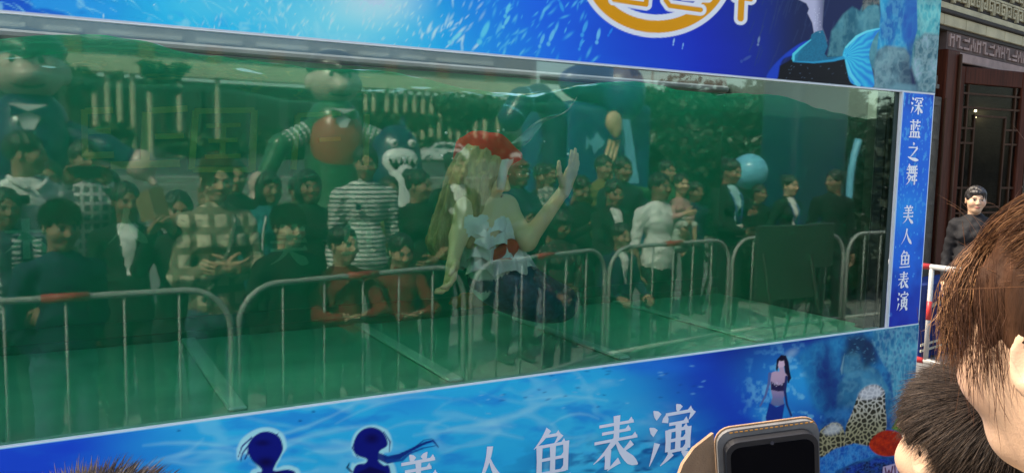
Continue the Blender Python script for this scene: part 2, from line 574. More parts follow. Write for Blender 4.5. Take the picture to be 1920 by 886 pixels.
def hair_sculpt(style):
    S = Sculpt()
    S.ell((0, -.018, .032), (.087, .106, .098), 0, .02)
    if style in ('bob', 'long'):
        S.ell((0, -.03, -.03), (.100, .090, .125), 0, .03)
    if style == 'long':
        S.cone((0, -.06, -.05), (0, -.085, -.30), .085, .07, 0, .04)
        for sx in (-1, 1):
            S.cone((sx * .075, -.01, -.02), (sx * .09, .01, -.27), .035, .022, 0, .02)
    if style in ('ponytail',):
        S.cone((0, -.11, .05), (0, -.16, .0), .035, .04, 0, .02)
        S.cone((0, -.16, .0), (0, -.13, -.2), .04, .018, 0, .02)
    if style == 'bun':
        S.ell((0, -.10, .085), (.05, .05, .045), 0, .02)
    S.ell((0, .128, -.045), (.074, .098, .128), 0, .012, sub=True)
    if style in ('short', 'ponytail', 'bun', 'fringe'):
        S.rbox((0, .04, -.155), (.2, .085, .12), .02, 0, .02, sub=True)
        S.rbox((0, -.1, -.21), (.2, .2, .12), .02, 0, .02, sub=True)
    if style in ('fringe', 'bob'):
        S.ell((0, .060, .066), (.066, .036, .026), 0, .015)
    return S

def hair_mesh(q, style, h=.006):
    S = hair_sculpt(style)
    w = lambda X, Y, Z: .0035 * np.sin(X * 210 + 3 * np.sin(Y * 90)) * np.sin(Y * 170 + Z * 60) + .003 * np.sin(X * 95 + Y * 120)
    V, Qd, L = S.mesh(h / q, warp=w)
    return V * q, Qd

def hand_mesh(q, curl=.5, spread=.12, h=.0045):
    """right hand: wrist at the origin, fingers along +X, thumb towards +Y, back of the hand +Z"""
    S = Sculpt()
    S.cone((-.012, 0, 0), (.02, 0, 0), .026, .026, 0, .02)
    S.rbox((.050, 0, 0), (.042, .040, .014), .013, 0, .018)
    for i, (y0, ln, a0) in enumerate(((.030, .072, 1), (.010, .080, .3), (-.010, .074, -.4), (-.028, .058, -1))):
        p = np.array([.088 - .006 * abs(i - 1), y0, .002]); a = a0 * spread; b = 0.0
        for seg, r0, r1 in ((.45, .0092, .0085), (.32, .0085, .0078), (.25, .0078, .0068)):
            b += curl * .75
            d = np.array([math.cos(b) * math.cos(a), math.cos(b) * math.sin(a), -math.sin(b)])
            n = p + d * ln * seg
            S.cone(p, n, r0, r1, 0, .006); p = n
    p = np.array([.022, .034, -.004])
    for d, ln, r0, r1 in (((.62, .70, -.25), .036, .014, .011), ((.86, .35, -.35), .030, .0105, .009), ((.93, .10, -.35), .024, .009, .007)):
        n = p + np.array(d) * ln
        S.cone(p, n, r0, r1, 0, .008); p = n
    V, Qd, L = S.mesh(h / q)
    return V * q, Qd

ARMS = {   # elbow, wrist, finger direction, thumb direction (right arm; x mirrors), curl - metres for a 1.7 m body, relative to the shoulder
    'pocket': ((.055, -.08, -.27), (-.065, -.005, -.47), (-.1, .0, -1), (0, .3, .1), 1.1),
    'down':   ((.05, -.03, -.29), (.055, .05, -.54), (.0, .25, -1), (0, 1, .2), .45),
    'rail':   ((.075, .02, -.27), (.02, .27, -.37), (-.2, .9, -.25), (-1, 0, .2), .9),
    'lean':   ((.085, .14, -.22), (-.10, .25, -.24), (-1, .25, 0), (.2, 1, .2), .5),
    'crossed': ((.06, .05, -.28), (-.14, .20, -.23), (-1, .15, .1), (0, .3, 1), .5),
    'phone':  ((.07, .12, -.24), (-.08, .34, -.10), (-.35, .35, .9), (-1, 0, .2), .75),
    'photo':  ((.09, .18, -.13), (-.07, .36, .10), (-.3, .2, 1), (-1, 0, .2), .75),
    'wave':   ((.10, .12, -.18), (.09, .30, .05), (.05, .1, 1), (-1, 0, 0), .12),
    'high':   ((.13, .08, .14), (.18, .14, .40), (.1, .2, 1), (-1, 0, 0), .15),
    'out':    ((.27, .04, .03), (.50, .10, .12), (1, .15, .25), (0, .5, 1), .4),
    'hold':   ((.08, .10, -.25), (-.06, .27, -.17), (-.8, .5, .1), (.1, .2, 1), .6),
    'front':  ((.05, .10, -.27), (-.12, .25, -.33), (-.9, .3, -.3), (.2, .3, 1), .5),
}
def person(x, y, rotz, height, label, group=None, top=None, bottom=None, shoe=None, skin='mid', hair='short', hair_mat=None,
           sleeve='long', left='down', right='down', female=False, turn=0.0, nod=0.0, inner=None, skirt=False, z0=0.0, hgrid=.0055,
           bgrid=.011, stout=1.0, legs='stand', coat=False, hair_on=True, arm_over=None):
    s = height / 1.70
    q = .5 + .5 * s
    sk = SKINS[skin]
    shz = height - .302 * q
    hipz = .515 * height
    w = (.150 if female else .172) * s * (.5 + .5 * stout)
    hc = np.array([0, .015 * s, height - .118 * q])
    S = Sculpt(); st = stout
    S.ell((0, -.005, shz - .12 * s), (.158 * s * st * (w / (.188 * s)), .108 * s * st, .17 * s), 1, .05 * s)
    S.ell((0, .008 * s, hipz + .16 * s), (.135 * s * st, .105 * s * st, .16 * s), 1, .05 * s)
    if female:
        for sx in (-1, 1): S.ell((sx * .07 * s, .075 * s, shz - .15 * s), (.062 * s, .055 * s, .06 * s), 1, .04 * s)
    S.ell((0, 0, hipz + .045 * s), (.155 * s * st, .115 * s * st, .12 * s), 1 if not skirt else 2, .04 * s)
    S.ell((0, -.005 * s, hipz - .06 * s), (.150 * s, .112 * s, .10 * s), 2, .03 * s)
    if coat: S.cone((0, 0, hipz + .1 * s), (0, 0, hipz - .28 * s), .13 * s, .165 * s, 1, .04 * s)
    for sx in (-1, 1):
        S.cone((sx * .02 * s, -.012, shz + .008 * s), (sx * (w - .01 * s), -.012, shz - .052 * s), .050 * s, .054 * s, 1, .05 * s)
    S.cone((0, -.012 * s, shz - .05 * s), (0, -.010 * s, shz + .008 * s), .078 * s, .058 * s, 1, .03 * s)
    if skirt:
        S.cone((0, 0, hipz), (0, .01, hipz - .36 * s), .14 * s, .21 * s, 2, .03 * s)
    hands = []
    for sx, pose in ((1, right), (-1, left)):
        e, wr, fd, td, curl = ARMS[pose] if isinstance(pose, str) else pose
        mx = np.array([sx, 1, 1])
        sh = np.array([sx * w, -.01, shz - .058 * s])
        E_ = sh + np.array(e) * mx * s; W_ = sh + np.array(wr) * mx * s
        f0 = .008 * s
        S.cone(sh, E_, .055 * s + f0, .043 * s + (f0 if sleeve == 'long' else f0 * .4), 1, .035 * s)
        if sleeve == 'long': S.cone(E_, E_ + (W_ - E_) * .93, .044 * s + f0, .031 * s + f0, 1, .025 * s)
        else:
            S.cone(sh + (E_ - sh) * .62, E_, .045 * s, .040 * s, 0, .012 * s)
            S.cone(E_, W_, .041 * s, .027 * s, 0, .02 * s)
        hands.append((sx, W_, np.array(fd) * mx, np.array(td) * mx, curl))
    shoes = []
    for sx in (1, -1):
        hp = np.array([sx * .085 * s, 0, hipz - .05 * s])
        if legs == 'held':
            kn = np.array([sx * .11 * s, .26 * s, hipz - .05 * s]); an = np.array([sx * .12 * s, .27 * s, hipz - .38 * s])
        elif legs == 'step':
            kn = np.array([sx * .09 * s, (.12 if sx > 0 else -.03) * s, .49 * s]); an = np.array([sx * .09 * s, (.14 if sx > 0 else -.18) * s, .09 * s])
        else:
            kn = np.array([sx * .095 * s, .012 * s, .275 * height]); an = np.array([sx * .10 * s, -.015 * s, .075 * s])
        ll = 0 if skirt else 2
        S.cone(hp, kn, .088 * s, .062 * s, ll if not skirt else 2, .03 * s)
        S.cone(kn, an, .062 * s if not skirt else .05 * s, .047 * s if not skirt else .035 * s, ll, .02 * s)
        S.ell(an + np.array([0, .055, -.035]) * s, (.046 * s, .128 * s, .040 * s), 3, .015 * s)
        S.ell(an + np.array([0, -.01, -.02]) * s, (.042 * s, .055 * s, .05 * s), 3, .015 * s)
    wr_ = lambda X, Y, Z: .0055 * s * np.sin(Z * 55 + 4 * np.sin(X * 14)) * np.sin(X * 31 + Y * 27 + 2 * np.sin(Z * 17))
    V, Q, L = S.mesh(bgrid, warp=wr_)
    slot = L[Q[:, 0]].copy()
    if inner is not None:
        c = V[Q].mean(1)
        dv = (shz + .02 * s - c[:, 2]) / (.30 * s)
        m = (slot == 1) & (c[:, 1] > .03 * s) & (np.abs(c[:, 0]) < np.clip(.062 * s * (1 - np.clip(dv, 0, 2) * .8), 0, 1)) & (dv > -.1) & (dv < 1.05)
        slot[m] = 4
    Vs, Qs, Ss, Cs = [V], [Q], [slot], [np.tile(np.array(sk), (len(V), 1))]
    off = len(V)
    hv, hq, hcol = head_mesh(q, sk, hgrid, female)
    Rh = rot('Z', turn) @ rot('X', -nod)
    Vs.append(hv @ Rh.T + hc); Qs.append(hq + off); Ss.append(np.zeros(len(hq), int)); Cs.append(hcol); off += len(hv)
    for sx, W_, fd, td, curl in hands:
        v, f = hand_mesh(q * .97, curl, h=max(.0045, hgrid * .85))
        X = fd / np.linalg.norm(fd); Y = td - X * (td @ X); Y /= np.linalg.norm(Y); Z = np.cross(X, Y)
        # palm side: the left hand's frame is mirrored so fingers curl towards its palm
        if sx > 0: Z = Z
        else: Z = -Z
        B = np.stack([X, Y, Z], 1)
        v = v @ B.T + W_
        if np.linalg.det(B) < 0: f = f[:, ::-1]
        Vs.append(v); Qs.append(f + off); Ss.append(np.zeros(len(f), int)); Cs.append(np.tile(np.array(sk), (len(v), 1))); off += len(v)
    mats = [M_SKIN, top, bottom or M_TROUSER, shoe or M_SHOE, inner or M_WHITE]
    o = mesh_obj('person', np.concatenate(Vs), np.concatenate(Qs), mats, None, True, np.concatenate(Ss), np.concatenate(Cs))
    o.location = (x, y, z0); o.rotation_euler = (0, 0, rotz)
    tag(o, label, 'person', group)
    if hair and hair_on:
        v, f = hair_mesh(q, hair)
        hobj = mesh_obj('hair', v @ Rh.T + hc, f, hair_mat or M_HAIR, o, True)
    o['_shz'] = float(shz); o['_w'] = float(w); o['_s'] = float(s); o['_hz'] = float(hc[2]); o['_q'] = float(q)
    return o
M_TROUSER = mat_cloth('dark_trousers', (.018, .020, .026))
M_JEANS = mat_cloth('blue_jeans', (.05, .075, .13))
M_SHOE = mat('dark_shoe', (.03, .03, .032), rough=.5)
M_WHITE = mat_cloth('white_cotton', (.72, .72, .70))
# ------------------------------------------------------------------ the setting: paving, steps, road behind the crowd
def paving_material():
    m, nt, b = _new('paving')
    tc = nt.nodes.new('ShaderNodeTexCoord')
    mp = nt.nodes.new('ShaderNodeMapping'); mp.inputs['Rotation'].default_value = (0, 0, .18)
    br = nt.nodes.new('ShaderNodeTexBrick')
    br.inputs['Scale'].default_value = 1.0
    br.inputs['Brick Width'].default_value = .6; br.inputs['Row Height'].default_value = .6
    br.inputs['Mortar Size'].default_value = .008
    br.inputs['Color1'].default_value = (.21, .206, .198, 1); br.inputs['Color2'].default_value = (.17, .168, .163, 1)
    br.inputs['Mortar'].default_value = (.08, .078, .075, 1)
    nz = nt.nodes.new('ShaderNodeTexNoise'); nz.inputs['Scale'].default_value = 5; nz.inputs['Detail'].default_value = 8
    mx = nt.nodes.new('ShaderNodeMixRGB'); mx.blend_type = 'MULTIPLY'; mx.inputs[0].default_value = .5
    nt.links.new(tc.outputs['Object'], mp.inputs[0]); nt.links.new(mp.outputs[0], br.inputs['Vector'])
    nt.links.new(tc.outputs['Object'], nz.inputs['Vector'])
    rp = nt.nodes.new('ShaderNodeValToRGB'); rp.color_ramp.elements[0].color = (.6, .6, .6, 1); rp.color_ramp.elements[0].position = .3; rp.color_ramp.elements[1].position = .7
    nt.links.new(nz.outputs['Fac'], rp.inputs[0])
    nt.links.new(br.outputs['Color'], mx.inputs[1]); nt.links.new(rp.outputs[0], mx.inputs[2])
    nt.links.new(mx.outputs[0], b.inputs['Base Color'])
    b.inputs['Roughness'].default_value = .75
    return m
M_PAVE = paving_material()
M_STONE = mat('step_stone', (.20, .198, .19), rough=.8, var=.15, scale=3, bump=.3)
M_ASPHALT = mat('asphalt', (.055, .055, .058), rough=.9, var=.2, scale=2, bump=.3)
g = MB(); g.add([(-160, 60, 0), (-160, -15.2, 0), (160, -15.2, 0), (160, 60, 0)], [(0, 1, 2, 3)])
tag(g.build('pavement', M_PAVE), kind='structure')
st = MB()
NST = 8
for i in range(NST):                                   # broad steps up to the road
    y0 = -14.9 - .34 * i
    st.box((-60, y0 - (.34 if i < NST - 1 else 1.5), -.05), (60, y0, .15 * (i + 1)), bev=.012)
tag(st.build('steps', M_STONE), kind='structure')
rd = MB(); rd.add([(-200, -18.6, 1.19), (-200, -320, 1.19), (200, -320, 1.19), (200, -18.6, 1.19)], [(0, 1, 2, 3)])
tag(rd.build('road', M_ASPHALT), kind='structure')
ln = MB()
for i in range(-14, 15):
    ln.add([(i * 8, -76.1, 1.194), (i * 8, -76.25, 1.194), (i * 8 + 4, -76.25, 1.194), (i * 8 + 4, -76.1, 1.194)], [(0, 1, 2, 3)])
tag(ln.build('road_marking', mat('road_paint', (.7, .7, .68), rough=.7)), kind='structure')

# added backdrop wall: keeps bright sky out of the gap above the water
b_ = MB(); b_.box((-14, 9.0, 0), (16, 9.35, 5.4)); wl = b_.build('backdrop_wall', mat('grey_blue_backdrop', (.11, .18, .21), rough=.85, var=.15, scale=1.2))
tag(wl, 'plain grey backdrop wall added behind the tank to block bright sky', 'wall')
# ------------------------------------------------------------------ the show tank
TX0, TX1, TZ0, TZ1, TDEP = -1.30, 3.585, .985, 2.150, 1.15
WATER_Z = 2.085
M_STEEL = mat('tank_steel', (.022, .042, .034), rough=.45, var=.2, scale=4, metal=.3)
M_GREEN = mat('green_liner', (.022, .15, .095), rough=.55, var=.35, scale=1.6, bump=.25, bscale=6)
M_GREEN_D = mat('green_seam', (.018, .105, .07), rough=.55, var=.3, scale=3)
M_FLOOR = mat('pale_green_floor', (.14, .62, .40), rough=.5, var=.18, scale=1.6, stretch=(.8, 2.0, 1))
M_GREEN_L = mat('pale_green_weld', (.36, .80, .58), rough=.5, var=.2, scale=5)
def glass_material():
    m = bpy.data.materials.new('tank_glass'); m.use_nodes = True
    nt = m.node_tree; nt.nodes.clear()
    out = nt.nodes.new('ShaderNodeOutputMaterial')
    tr = nt.nodes.new('ShaderNodeBsdfTransparent'); tr.inputs[0].default_value = (.90, .985, .95, 1)
    gl = nt.nodes.new('ShaderNodeBsdfGlossy'); gl.inputs['Roughness'].default_value = 0.024; gl.inputs[0].default_value = (.74, .98, .90, 1)
    fr = nt.nodes.new('ShaderNodeFresnel'); fr.inputs['IOR'].default_value = 1.52
    ml = nt.nodes.new('ShaderNodeMath'); ml.operation = 'MULTIPLY_ADD'; ml.use_clamp = True
    ml.inputs[1].default_value = GLASS_GAIN; ml.inputs[2].default_value = GLASS_BASE
    mx = nt.nodes.new('ShaderNodeMixShader')
    L = nt.links.new
    L(fr.outputs[0], ml.inputs[0]); L(ml.outputs[0], mx.inputs[0]); L(tr.outputs[0], mx.inputs[1]); L(gl.outputs[0], mx.inputs[2])
    L(mx.outputs[0], out.inputs[0])
    return m
GLASS_GAIN, GLASS_BASE = 1.25, .064
def clear_material(name, col=(1, 1, 1), fac=.0):
    m = bpy.data.materials.new(name); m.use_nodes = True
    nt = m.node_tree; nt.nodes.clear()
    out = nt.nodes.new('ShaderNodeOutputMaterial')
    tr = nt.nodes.new('ShaderNodeBsdfTransparent'); tr.inputs[0].default_value = (*col, 1)
    nt.links.new(tr.outputs[0], out.inputs[0])
    return m, nt, out, tr
M_GLASS = glass_material()
M_GLASS_IN = clear_material('tank_glass_back')[0]

tank = empty('aquarium_tank', (0, 0, 0))
tag(tank, 'long glass-fronted show tank of green water reflecting the crowd', 'tank')
b = MB()
b.box((TX0, .004, TZ0), (TX1, .018, TZ1))
gp = b.build('glass_pane', [M_GLASS, M_GLASS_IN], tank)
for p in gp.data.polygons:
    p.material_index = 0 if p.normal.y < -.5 else 1
b = MB(); b.box((TX0, TDEP, TZ0 - .05), (TX1, TDEP + .03, TZ1 + .06)); back = b.build('back_panel', M_GREEN, tank)
b = MB(); b.box((TX0, .0, TZ0 - .04), (TX1, TDEP, TZ0 - .002)); floor_p = b.build('floor_panel', M_FLOOR, tank)
for k, xx in enumerate((-.28, .485, 1.25, 2.015, 2.78)):
    b = MB(); b.box((xx - .03, .03, TZ0 - .001), (xx + .03, TDEP - .03, TZ0 + .012), bev=.006)
    b.build('floor_seam', M_GREEN_L, floor_p)
b = MB(); b.box((TX0 + .001, TDEP - .022, TZ0 - .0005), (TX1 - .001, TDEP - .001, TZ0 + .035), bev=.004); b.build('seam_strip', M_GREEN_D, back)
b = MB(); b.box((TX0 + .001, TDEP - .020, TZ0 + .085), (TX1 - .001, TDEP - .001, TZ0 + .098)); b.build('seam_strip', M_GREEN_D, back)
for xx in (TX0, TX1 - .02):
    b = MB(); b.box((xx, .019, TZ0), (xx + .02, TDEP - .001, TZ1 + .04)); b.build('end_panel', M_STEEL, tank)
b = MB(); b.box((TX1 - .095, .022, TZ0), (TX1 - .021, .075, TZ1), bev=.006); b.build('corner_post', M_STEEL, tank)
b = MB(); b.box((TX1 - .100, .024, TZ0), (TX1 - .0955, .073, TZ1)); b.build('edge_strip', mat('seal', (.05, .085, .065), rough=.4), tank)
b = MB(); b.box((TX1 + .0005, .001, .0), (TX1 + .03, TDEP, 3.28)); b.build('side_frame', M_STEEL, tank)
b = MB(); b.box((TX0 - .03, .001, 0), (TX0 - .0005, TDEP, 3.28)); b.build('side_frame', M_STEEL, tank)
b = MB(); b.box((TX0, .05, .02), (TX1, TDEP, TZ0 - .06)); b.build('plinth', M_STEEL, tank)
b = MB(); b.box((TX0, TDEP - .03, TZ1 + .065), (TX1, TDEP + .05, TZ1 + .10), bev=.01); b.build('top_rail', mat('pale_rail', (.16, .19, .20), rough=.4), tank)

# water: one closed body with a rippled top
def water_body():
    x0, x1, y0, y1, z0 = TX0 + .021, TX1 - .022, .0195, TDEP - .0235, TZ0 + .0135
    nx, ny = 300, 76
    xs = np.linspace(x0, x1, nx); ys = np.linspace(y0, y1, ny)
    X, Y = np.meshgrid(xs, ys, indexing='ij')
    Z = WATER_Z - .012 + .026 * np.sin(X * 3.1 + 1.3 * Y + .6) + .018 * np.sin(X * 6.7 - 3.0 * Y + 1.1) + .045 * (fbm(X * 2.6, Y * 3.4, 5, 4) - .5) + .022 * (fbm(X * 9, Y * 13, 9, 3) - .5)
    Z = np.minimum(Z, WATER_Z + .045)
    V = list(np.stack([X, Y, Z], -1).reshape(-1, 3))
    F = []
    for i in range(nx - 1):
        for j in range(ny - 1):
            a = i * ny + j
            F.append((a, a + ny, a + ny + 1, a + 1))
    top = len(F)
    nb = len(V)
    border = [i * ny for i in range(nx)] + [(nx - 1) * ny + j for j in range(1, ny)] + [i * ny + ny - 1 for i in range(nx - 2, -1, -1)] + [j for j in range(ny - 2, 0, -1)]
    for k in border: V.append(np.array([V[k][0], V[k][1], z0]))
    n = len(border)
    for i in range(n):
        j = (i + 1) % n
        F.append((border[j], border[i], nb + i, nb + j))
    F.append(tuple(nb + n - 1 - i for i in range(n)))
    return V, F, top
m_side, nt, out, tr = clear_material('tank_water')
def water_volume(nt, out):
    vol = nt.nodes.new('ShaderNodeVolumePrincipled')
    vol.inputs['Color'].default_value = (.010, .34, .19, 1)
    vol.inputs['Absorption Color'].default_value = (.025, .50, .255, 1)
    vol.inputs['Density'].default_value = 1.05
    vol.inputs['Anisotropy'].default_value = .2
    nt.links.new(vol.outputs[0], out.inputs['Volume'])
water_volume(nt, out)
m_top, nt, out, tr = clear_material('tank_water_surface', (.88, 1, .96))
gl = nt.nodes.new('ShaderNodeBsdfGlossy'); gl.inputs['Roughness'].default_value = .03; gl.inputs[0].default_value = (.75, 1, .92, 1)
mx = nt.nodes.new('ShaderNodeMixShader'); mx.inputs[0].default_value = .42
nt.links.new(tr.outputs[0], mx.inputs[1]); nt.links.new(gl.outputs[0], mx.inputs[2]); nt.links.new(mx.outputs[0], out.inputs['Surface'])
water_volume(nt, out)
V, F, top = water_body()
water = mesh_obj('water', V, F, [m_side, m_top], None, False, [1] * top + [0] * (len(F) - top))
for p in water.data.polygons[:top]: p.use_smooth = True
tag(water, kind='structure')

# ------------------------------------------------------------------ writing: strokes of the songti characters as flat ribbons
H_, V_ = 'H', 'V'
_water3 = [('D', .10, .95, .22, .83), ('D', .03, .68, .16, .57), ('P', .20, .40, .13, .2, .05, .04)]
GLYPH = {
 'mei': [('D', .30, .99, .40, .88), ('D2', .70, .99, .60, .88), (H_, .12, .85, .88), (H_, .20, .71, .80), (H_, .06, .57, .94), (V_, .5, .85, .57), (H_, .06, .38, .94), ('P', .5, .52, .44, .20, .05, .03), ('N', .52, .36, .68, .14, .97, .03)],
 'ren': [('P', .5, .97, .46, .45, .04, .04), ('N', .5, .72, .62, .33, .98, .05)],
 'yu': [('P', .40, .99, .28, .82, .08, .68), (H_, .35, .87, .66), ('P', .68, .87, .62, .78, .53, .72), (V_, .2, .71, .2), (V_, .8, .71, .2), (H_, .2, .70, .8), (H_, .2, .46, .8), (H_, .2, .22, .8), (V_, .5, .70, .22), (H_, .04, .06, .96)],
 'biao': [(H_, .14, .86, .86), (H_, .2, .72, .8), (H_, .05, .57, .95), (V_, .5, .99, .57), ('P', .48, .57, .3, .36, .04, .2), (V_, .33, .38, .06), ('P', .58, .18, .46, .12, .33, .03), ('P', .84, .47, .72, .37, .58, .30), ('N', .5, .56, .62, .25, .98, .04)],
 'yan': _water3 + [('D', .58, 1.0, .67, .90), ('D', .38, .86, .35, .72), (H_, .36, .85, .95), ('P', .96, .85, .92, .77, .87, .71), (H_, .44, .68, .86), (V_, .43, .57, .22), (V_, .86, .57, .22), (H_, .43, .57, .86), (H_, .43, .40, .86), (H_, .43, .22, .86), (V_, .645, .68, .22), ('P', .52, .19, .42, .09, .28, .01), ('N', .74, .19, .84, .11, .97, .02)],
 'shen': _water3 + [('D', .38, .93, .35, .78), (H_, .36, .92, .95), ('P', .96, .92, .92, .84, .87, .78), ('P', .56, .82, .48, .70, .38, .62), ('N', .70, .82, .78, .73, .88, .64), (H_, .33, .50, .97), (V_, .65, .66, .0), ('P', .63, .49, .50, .24, .30, .10), ('N', .67, .49, .80, .24, .99, .10)],
 'lan': [(H_, .05, .87, .95), (V_, .32, .99, .78), (V_, .68, .99, .78), (V_, .2, .70, .42), (V_, .38, .76, .38), ('P', .60, .77, .56, .6, .48, .48), (H_, .58, .66, .93), ('D', .68, .58, .79, .46), (V_, .17, .33, .05), (V_, .83, .33, .05), (H_, .17, .33, .83), (V_, .40, .33, .05), (V_, .60, .33, .05), (H_, .02, .04, .98)],
 'zhi': [('D', .45, .99, .57, .87), (H_, .12, .72, .85), ('P', .84, .72, .55, .40, .20, .16), ('N', .10, .24, .40, .10, .98, .06)],
 'wu': [('P', .27, .99, .20, .88, .08, .78), (H_, .22, .88, .92), (V_, .28, .86, .57), (V_, .44, .86, .57), (V_, .60, .86, .57), (V_, .76, .86, .57), (H_, .04, .73, .97), (H_, .04, .56, .97), ('P', .26, .52, .18, .38, .06, .26), (H_, .24, .42, .45), ('P', .46, .42, .30, .14, .06, .0), ('D', .22, .32, .33, .23), (H_, .54, .42, .95), (H_, .50, .21, .98), (V_, .76, .52, .0), (V_, .58, .40, .21)],
 'mu': [(H_, .06, .68, .94), (V_, .5, .98, .0), ('P', .48, .66, .32, .36, .04, .16), ('N', .52, .66, .68, .36, .97, .16)],
}
def glyph_polys(ch, heavy=1.0):
    th, tv = .040 * heavy, .085 * heavy
    out = []
    def ribbon(pts, ws):
        P = [np.array(p) for p in pts]
        L_, R_ = [], []
        for i, p in enumerate(P):
            t = P[min(i + 1, len(P) - 1)] - P[max(i - 1, 0)]; t = t / (np.linalg.norm(t) + 1e-9)
            n = np.array([-t[1], t[0]]) * ws[i] / 2
            L_.append(p + n); R_.append(p - n)
        for i in range(len(P) - 1):
            out.append([L_[i], L_[i + 1], R_[i + 1], R_[i]])
    def bez(a, c, d, n=9): return [tuple((1 - t) ** 2 * np.array(a) + 2 * t * (1 - t) * np.array(c) + t * t * np.array(d)) for t in np.linspace(0, 1, n)]
    for s in GLYPH[ch]:
        k = s[0]
        if k == 'H':
            _, x0, yy, x1 = s
            out.append([np.array(p) for p in ((x0, yy - th / 2), (x1, yy - th / 2), (x1, yy + th / 2), (x0, yy + th / 2))])
            w = min(.11, (x1 - x0) * .3)
            out.append([np.array(p) for p in ((x1 - w, yy + th / 2), (x1 + .01, yy - th / 2), (x1 - w * .45, yy + th / 2 + w * .55))])
        elif k == 'V':
            _, x0, y0, y1 = s
            ribbon([(x0, y0 + .02), (x0 + .004, (y0 + y1) / 2), (x0, y1)], [tv * 1.2, tv * .95, tv])
        elif k == 'P':
            a = (s[1], s[2]); c = (s[3], s[4]); d = (s[5], s[6])
            ribbon(bez(a, c, d), list(np.linspace(tv * 1.1, .012, 9)))
        elif k == 'N':
            a = (s[1], s[2]); c = (s[3], s[4]); d = (s[5], s[6])
            ws = [tv * v for v in (.35, .55, .75, .95, 1.15, 1.35, 1.5, 1.15, .25)]
            ribbon(bez(a, c, d), ws)
        elif k in ('D', 'D2'):
            ribbon([(s[1], s[2]), ((s[1] + s[3]) / 2, (s[2] + s[4]) / 2), (s[3], s[4])], [.02, tv, tv * 1.15])
    return out
def lettering(name, items, material, parent, y, heavy=1.0):
    """items: (glyph, x, z, width, height) lower left corner on the plane y"""
    for ch, x0, z0, w, h in items:
        V, F = [], []
        lay = 0
        for P in glyph_polys(ch, heavy):
            bs = len(V); lay += 1
            yy = y - .00002 * (lay % 40)
            a = sum(P[i][0] * P[(i + 1) % len(P)][1] - P[(i + 1) % len(P)][0] * P[i][1] for i in range(len(P)))
            P = P if a > 0 else P[::-1]
            V += [(x0 + p[0] * w, yy, z0 + p[1] * h) for p in P]
            F.append(tuple(range(bs, bs + len(P))))
        mesh_obj('character', V, F, material, parent)
# pale characters of the far wall's own panel, seen through the water
def on_back(u, v): return on_y(u, v, TDEP - .03)
CH = [MB()]; M_OCHRE = mat('ochre_letter', (.46, .37, .08), rough=.5)
def back_bar(u0, v0, u1, v1, wpx):
    b = CH[0]
    p, q = on_back(u0, v0), on_back(u1, v1)
    w = wpx / 1920 * 4.4
    d = np.array([q[0] - p[0], q[2] - p[2]]); d /= np.linalg.norm(d); n = np.array([-d[1], d[0]]) * w / 2
    P = [(p[0] + n[0], p[2] + n[1]), (q[0] + n[0], q[2] + n[1]), (q[0] - n[0], q[2] - n[1]), (p[0] - n[0], p[2] - n[1])]
    b.prism(P, TDEP - .022 - .0004 * (len(b.v) // 8), TDEP - .0008)
for a in ((160, 208, 212, 206, 11), (166, 246, 208, 245, 10), (160, 292, 214, 290, 12), (158, 205, 160, 296, 10),
          None, (285, 207, 352, 203, 11), (276, 210, 272, 308, 15), (292, 256, 345, 254, 10), (208, 310, 338, 306, 13),
          None, (368, 208, 360, 318, 11), (366, 208, 478, 206, 10), (478, 206, 474, 320, 12), (362, 318, 474, 318, 10), (388, 236, 452, 234, 8), (392, 264, 446, 262, 8), (386, 294, 452, 292, 8), (420, 236, 418, 294, 9),
          None, (560, 216, 552, 318, 10), (560, 216, 640, 212, 9), (600, 262, 640, 260, 8), (690, 214, 688, 310, 10)):
    if a is None: CH[0].build('character', M_OCHRE, back); CH[0] = MB()
    else: back_bar(*a)
CH[0].build('character', M_OCHRE, back)
it = []
for ch, u, v, hh in (('mu', 5, 488, .16), ('ren', 200, 462, .16), ('mei', 505, 500, .19), ('yu', 640, 480, .18)):
    p = on_back(u, v); it.append((ch, p[0], p[2], hh, hh))
lettering('lettering', it, mat('green_letter', (.16, .44, .28), rough=.5), back, TDEP - .004, 1.9)
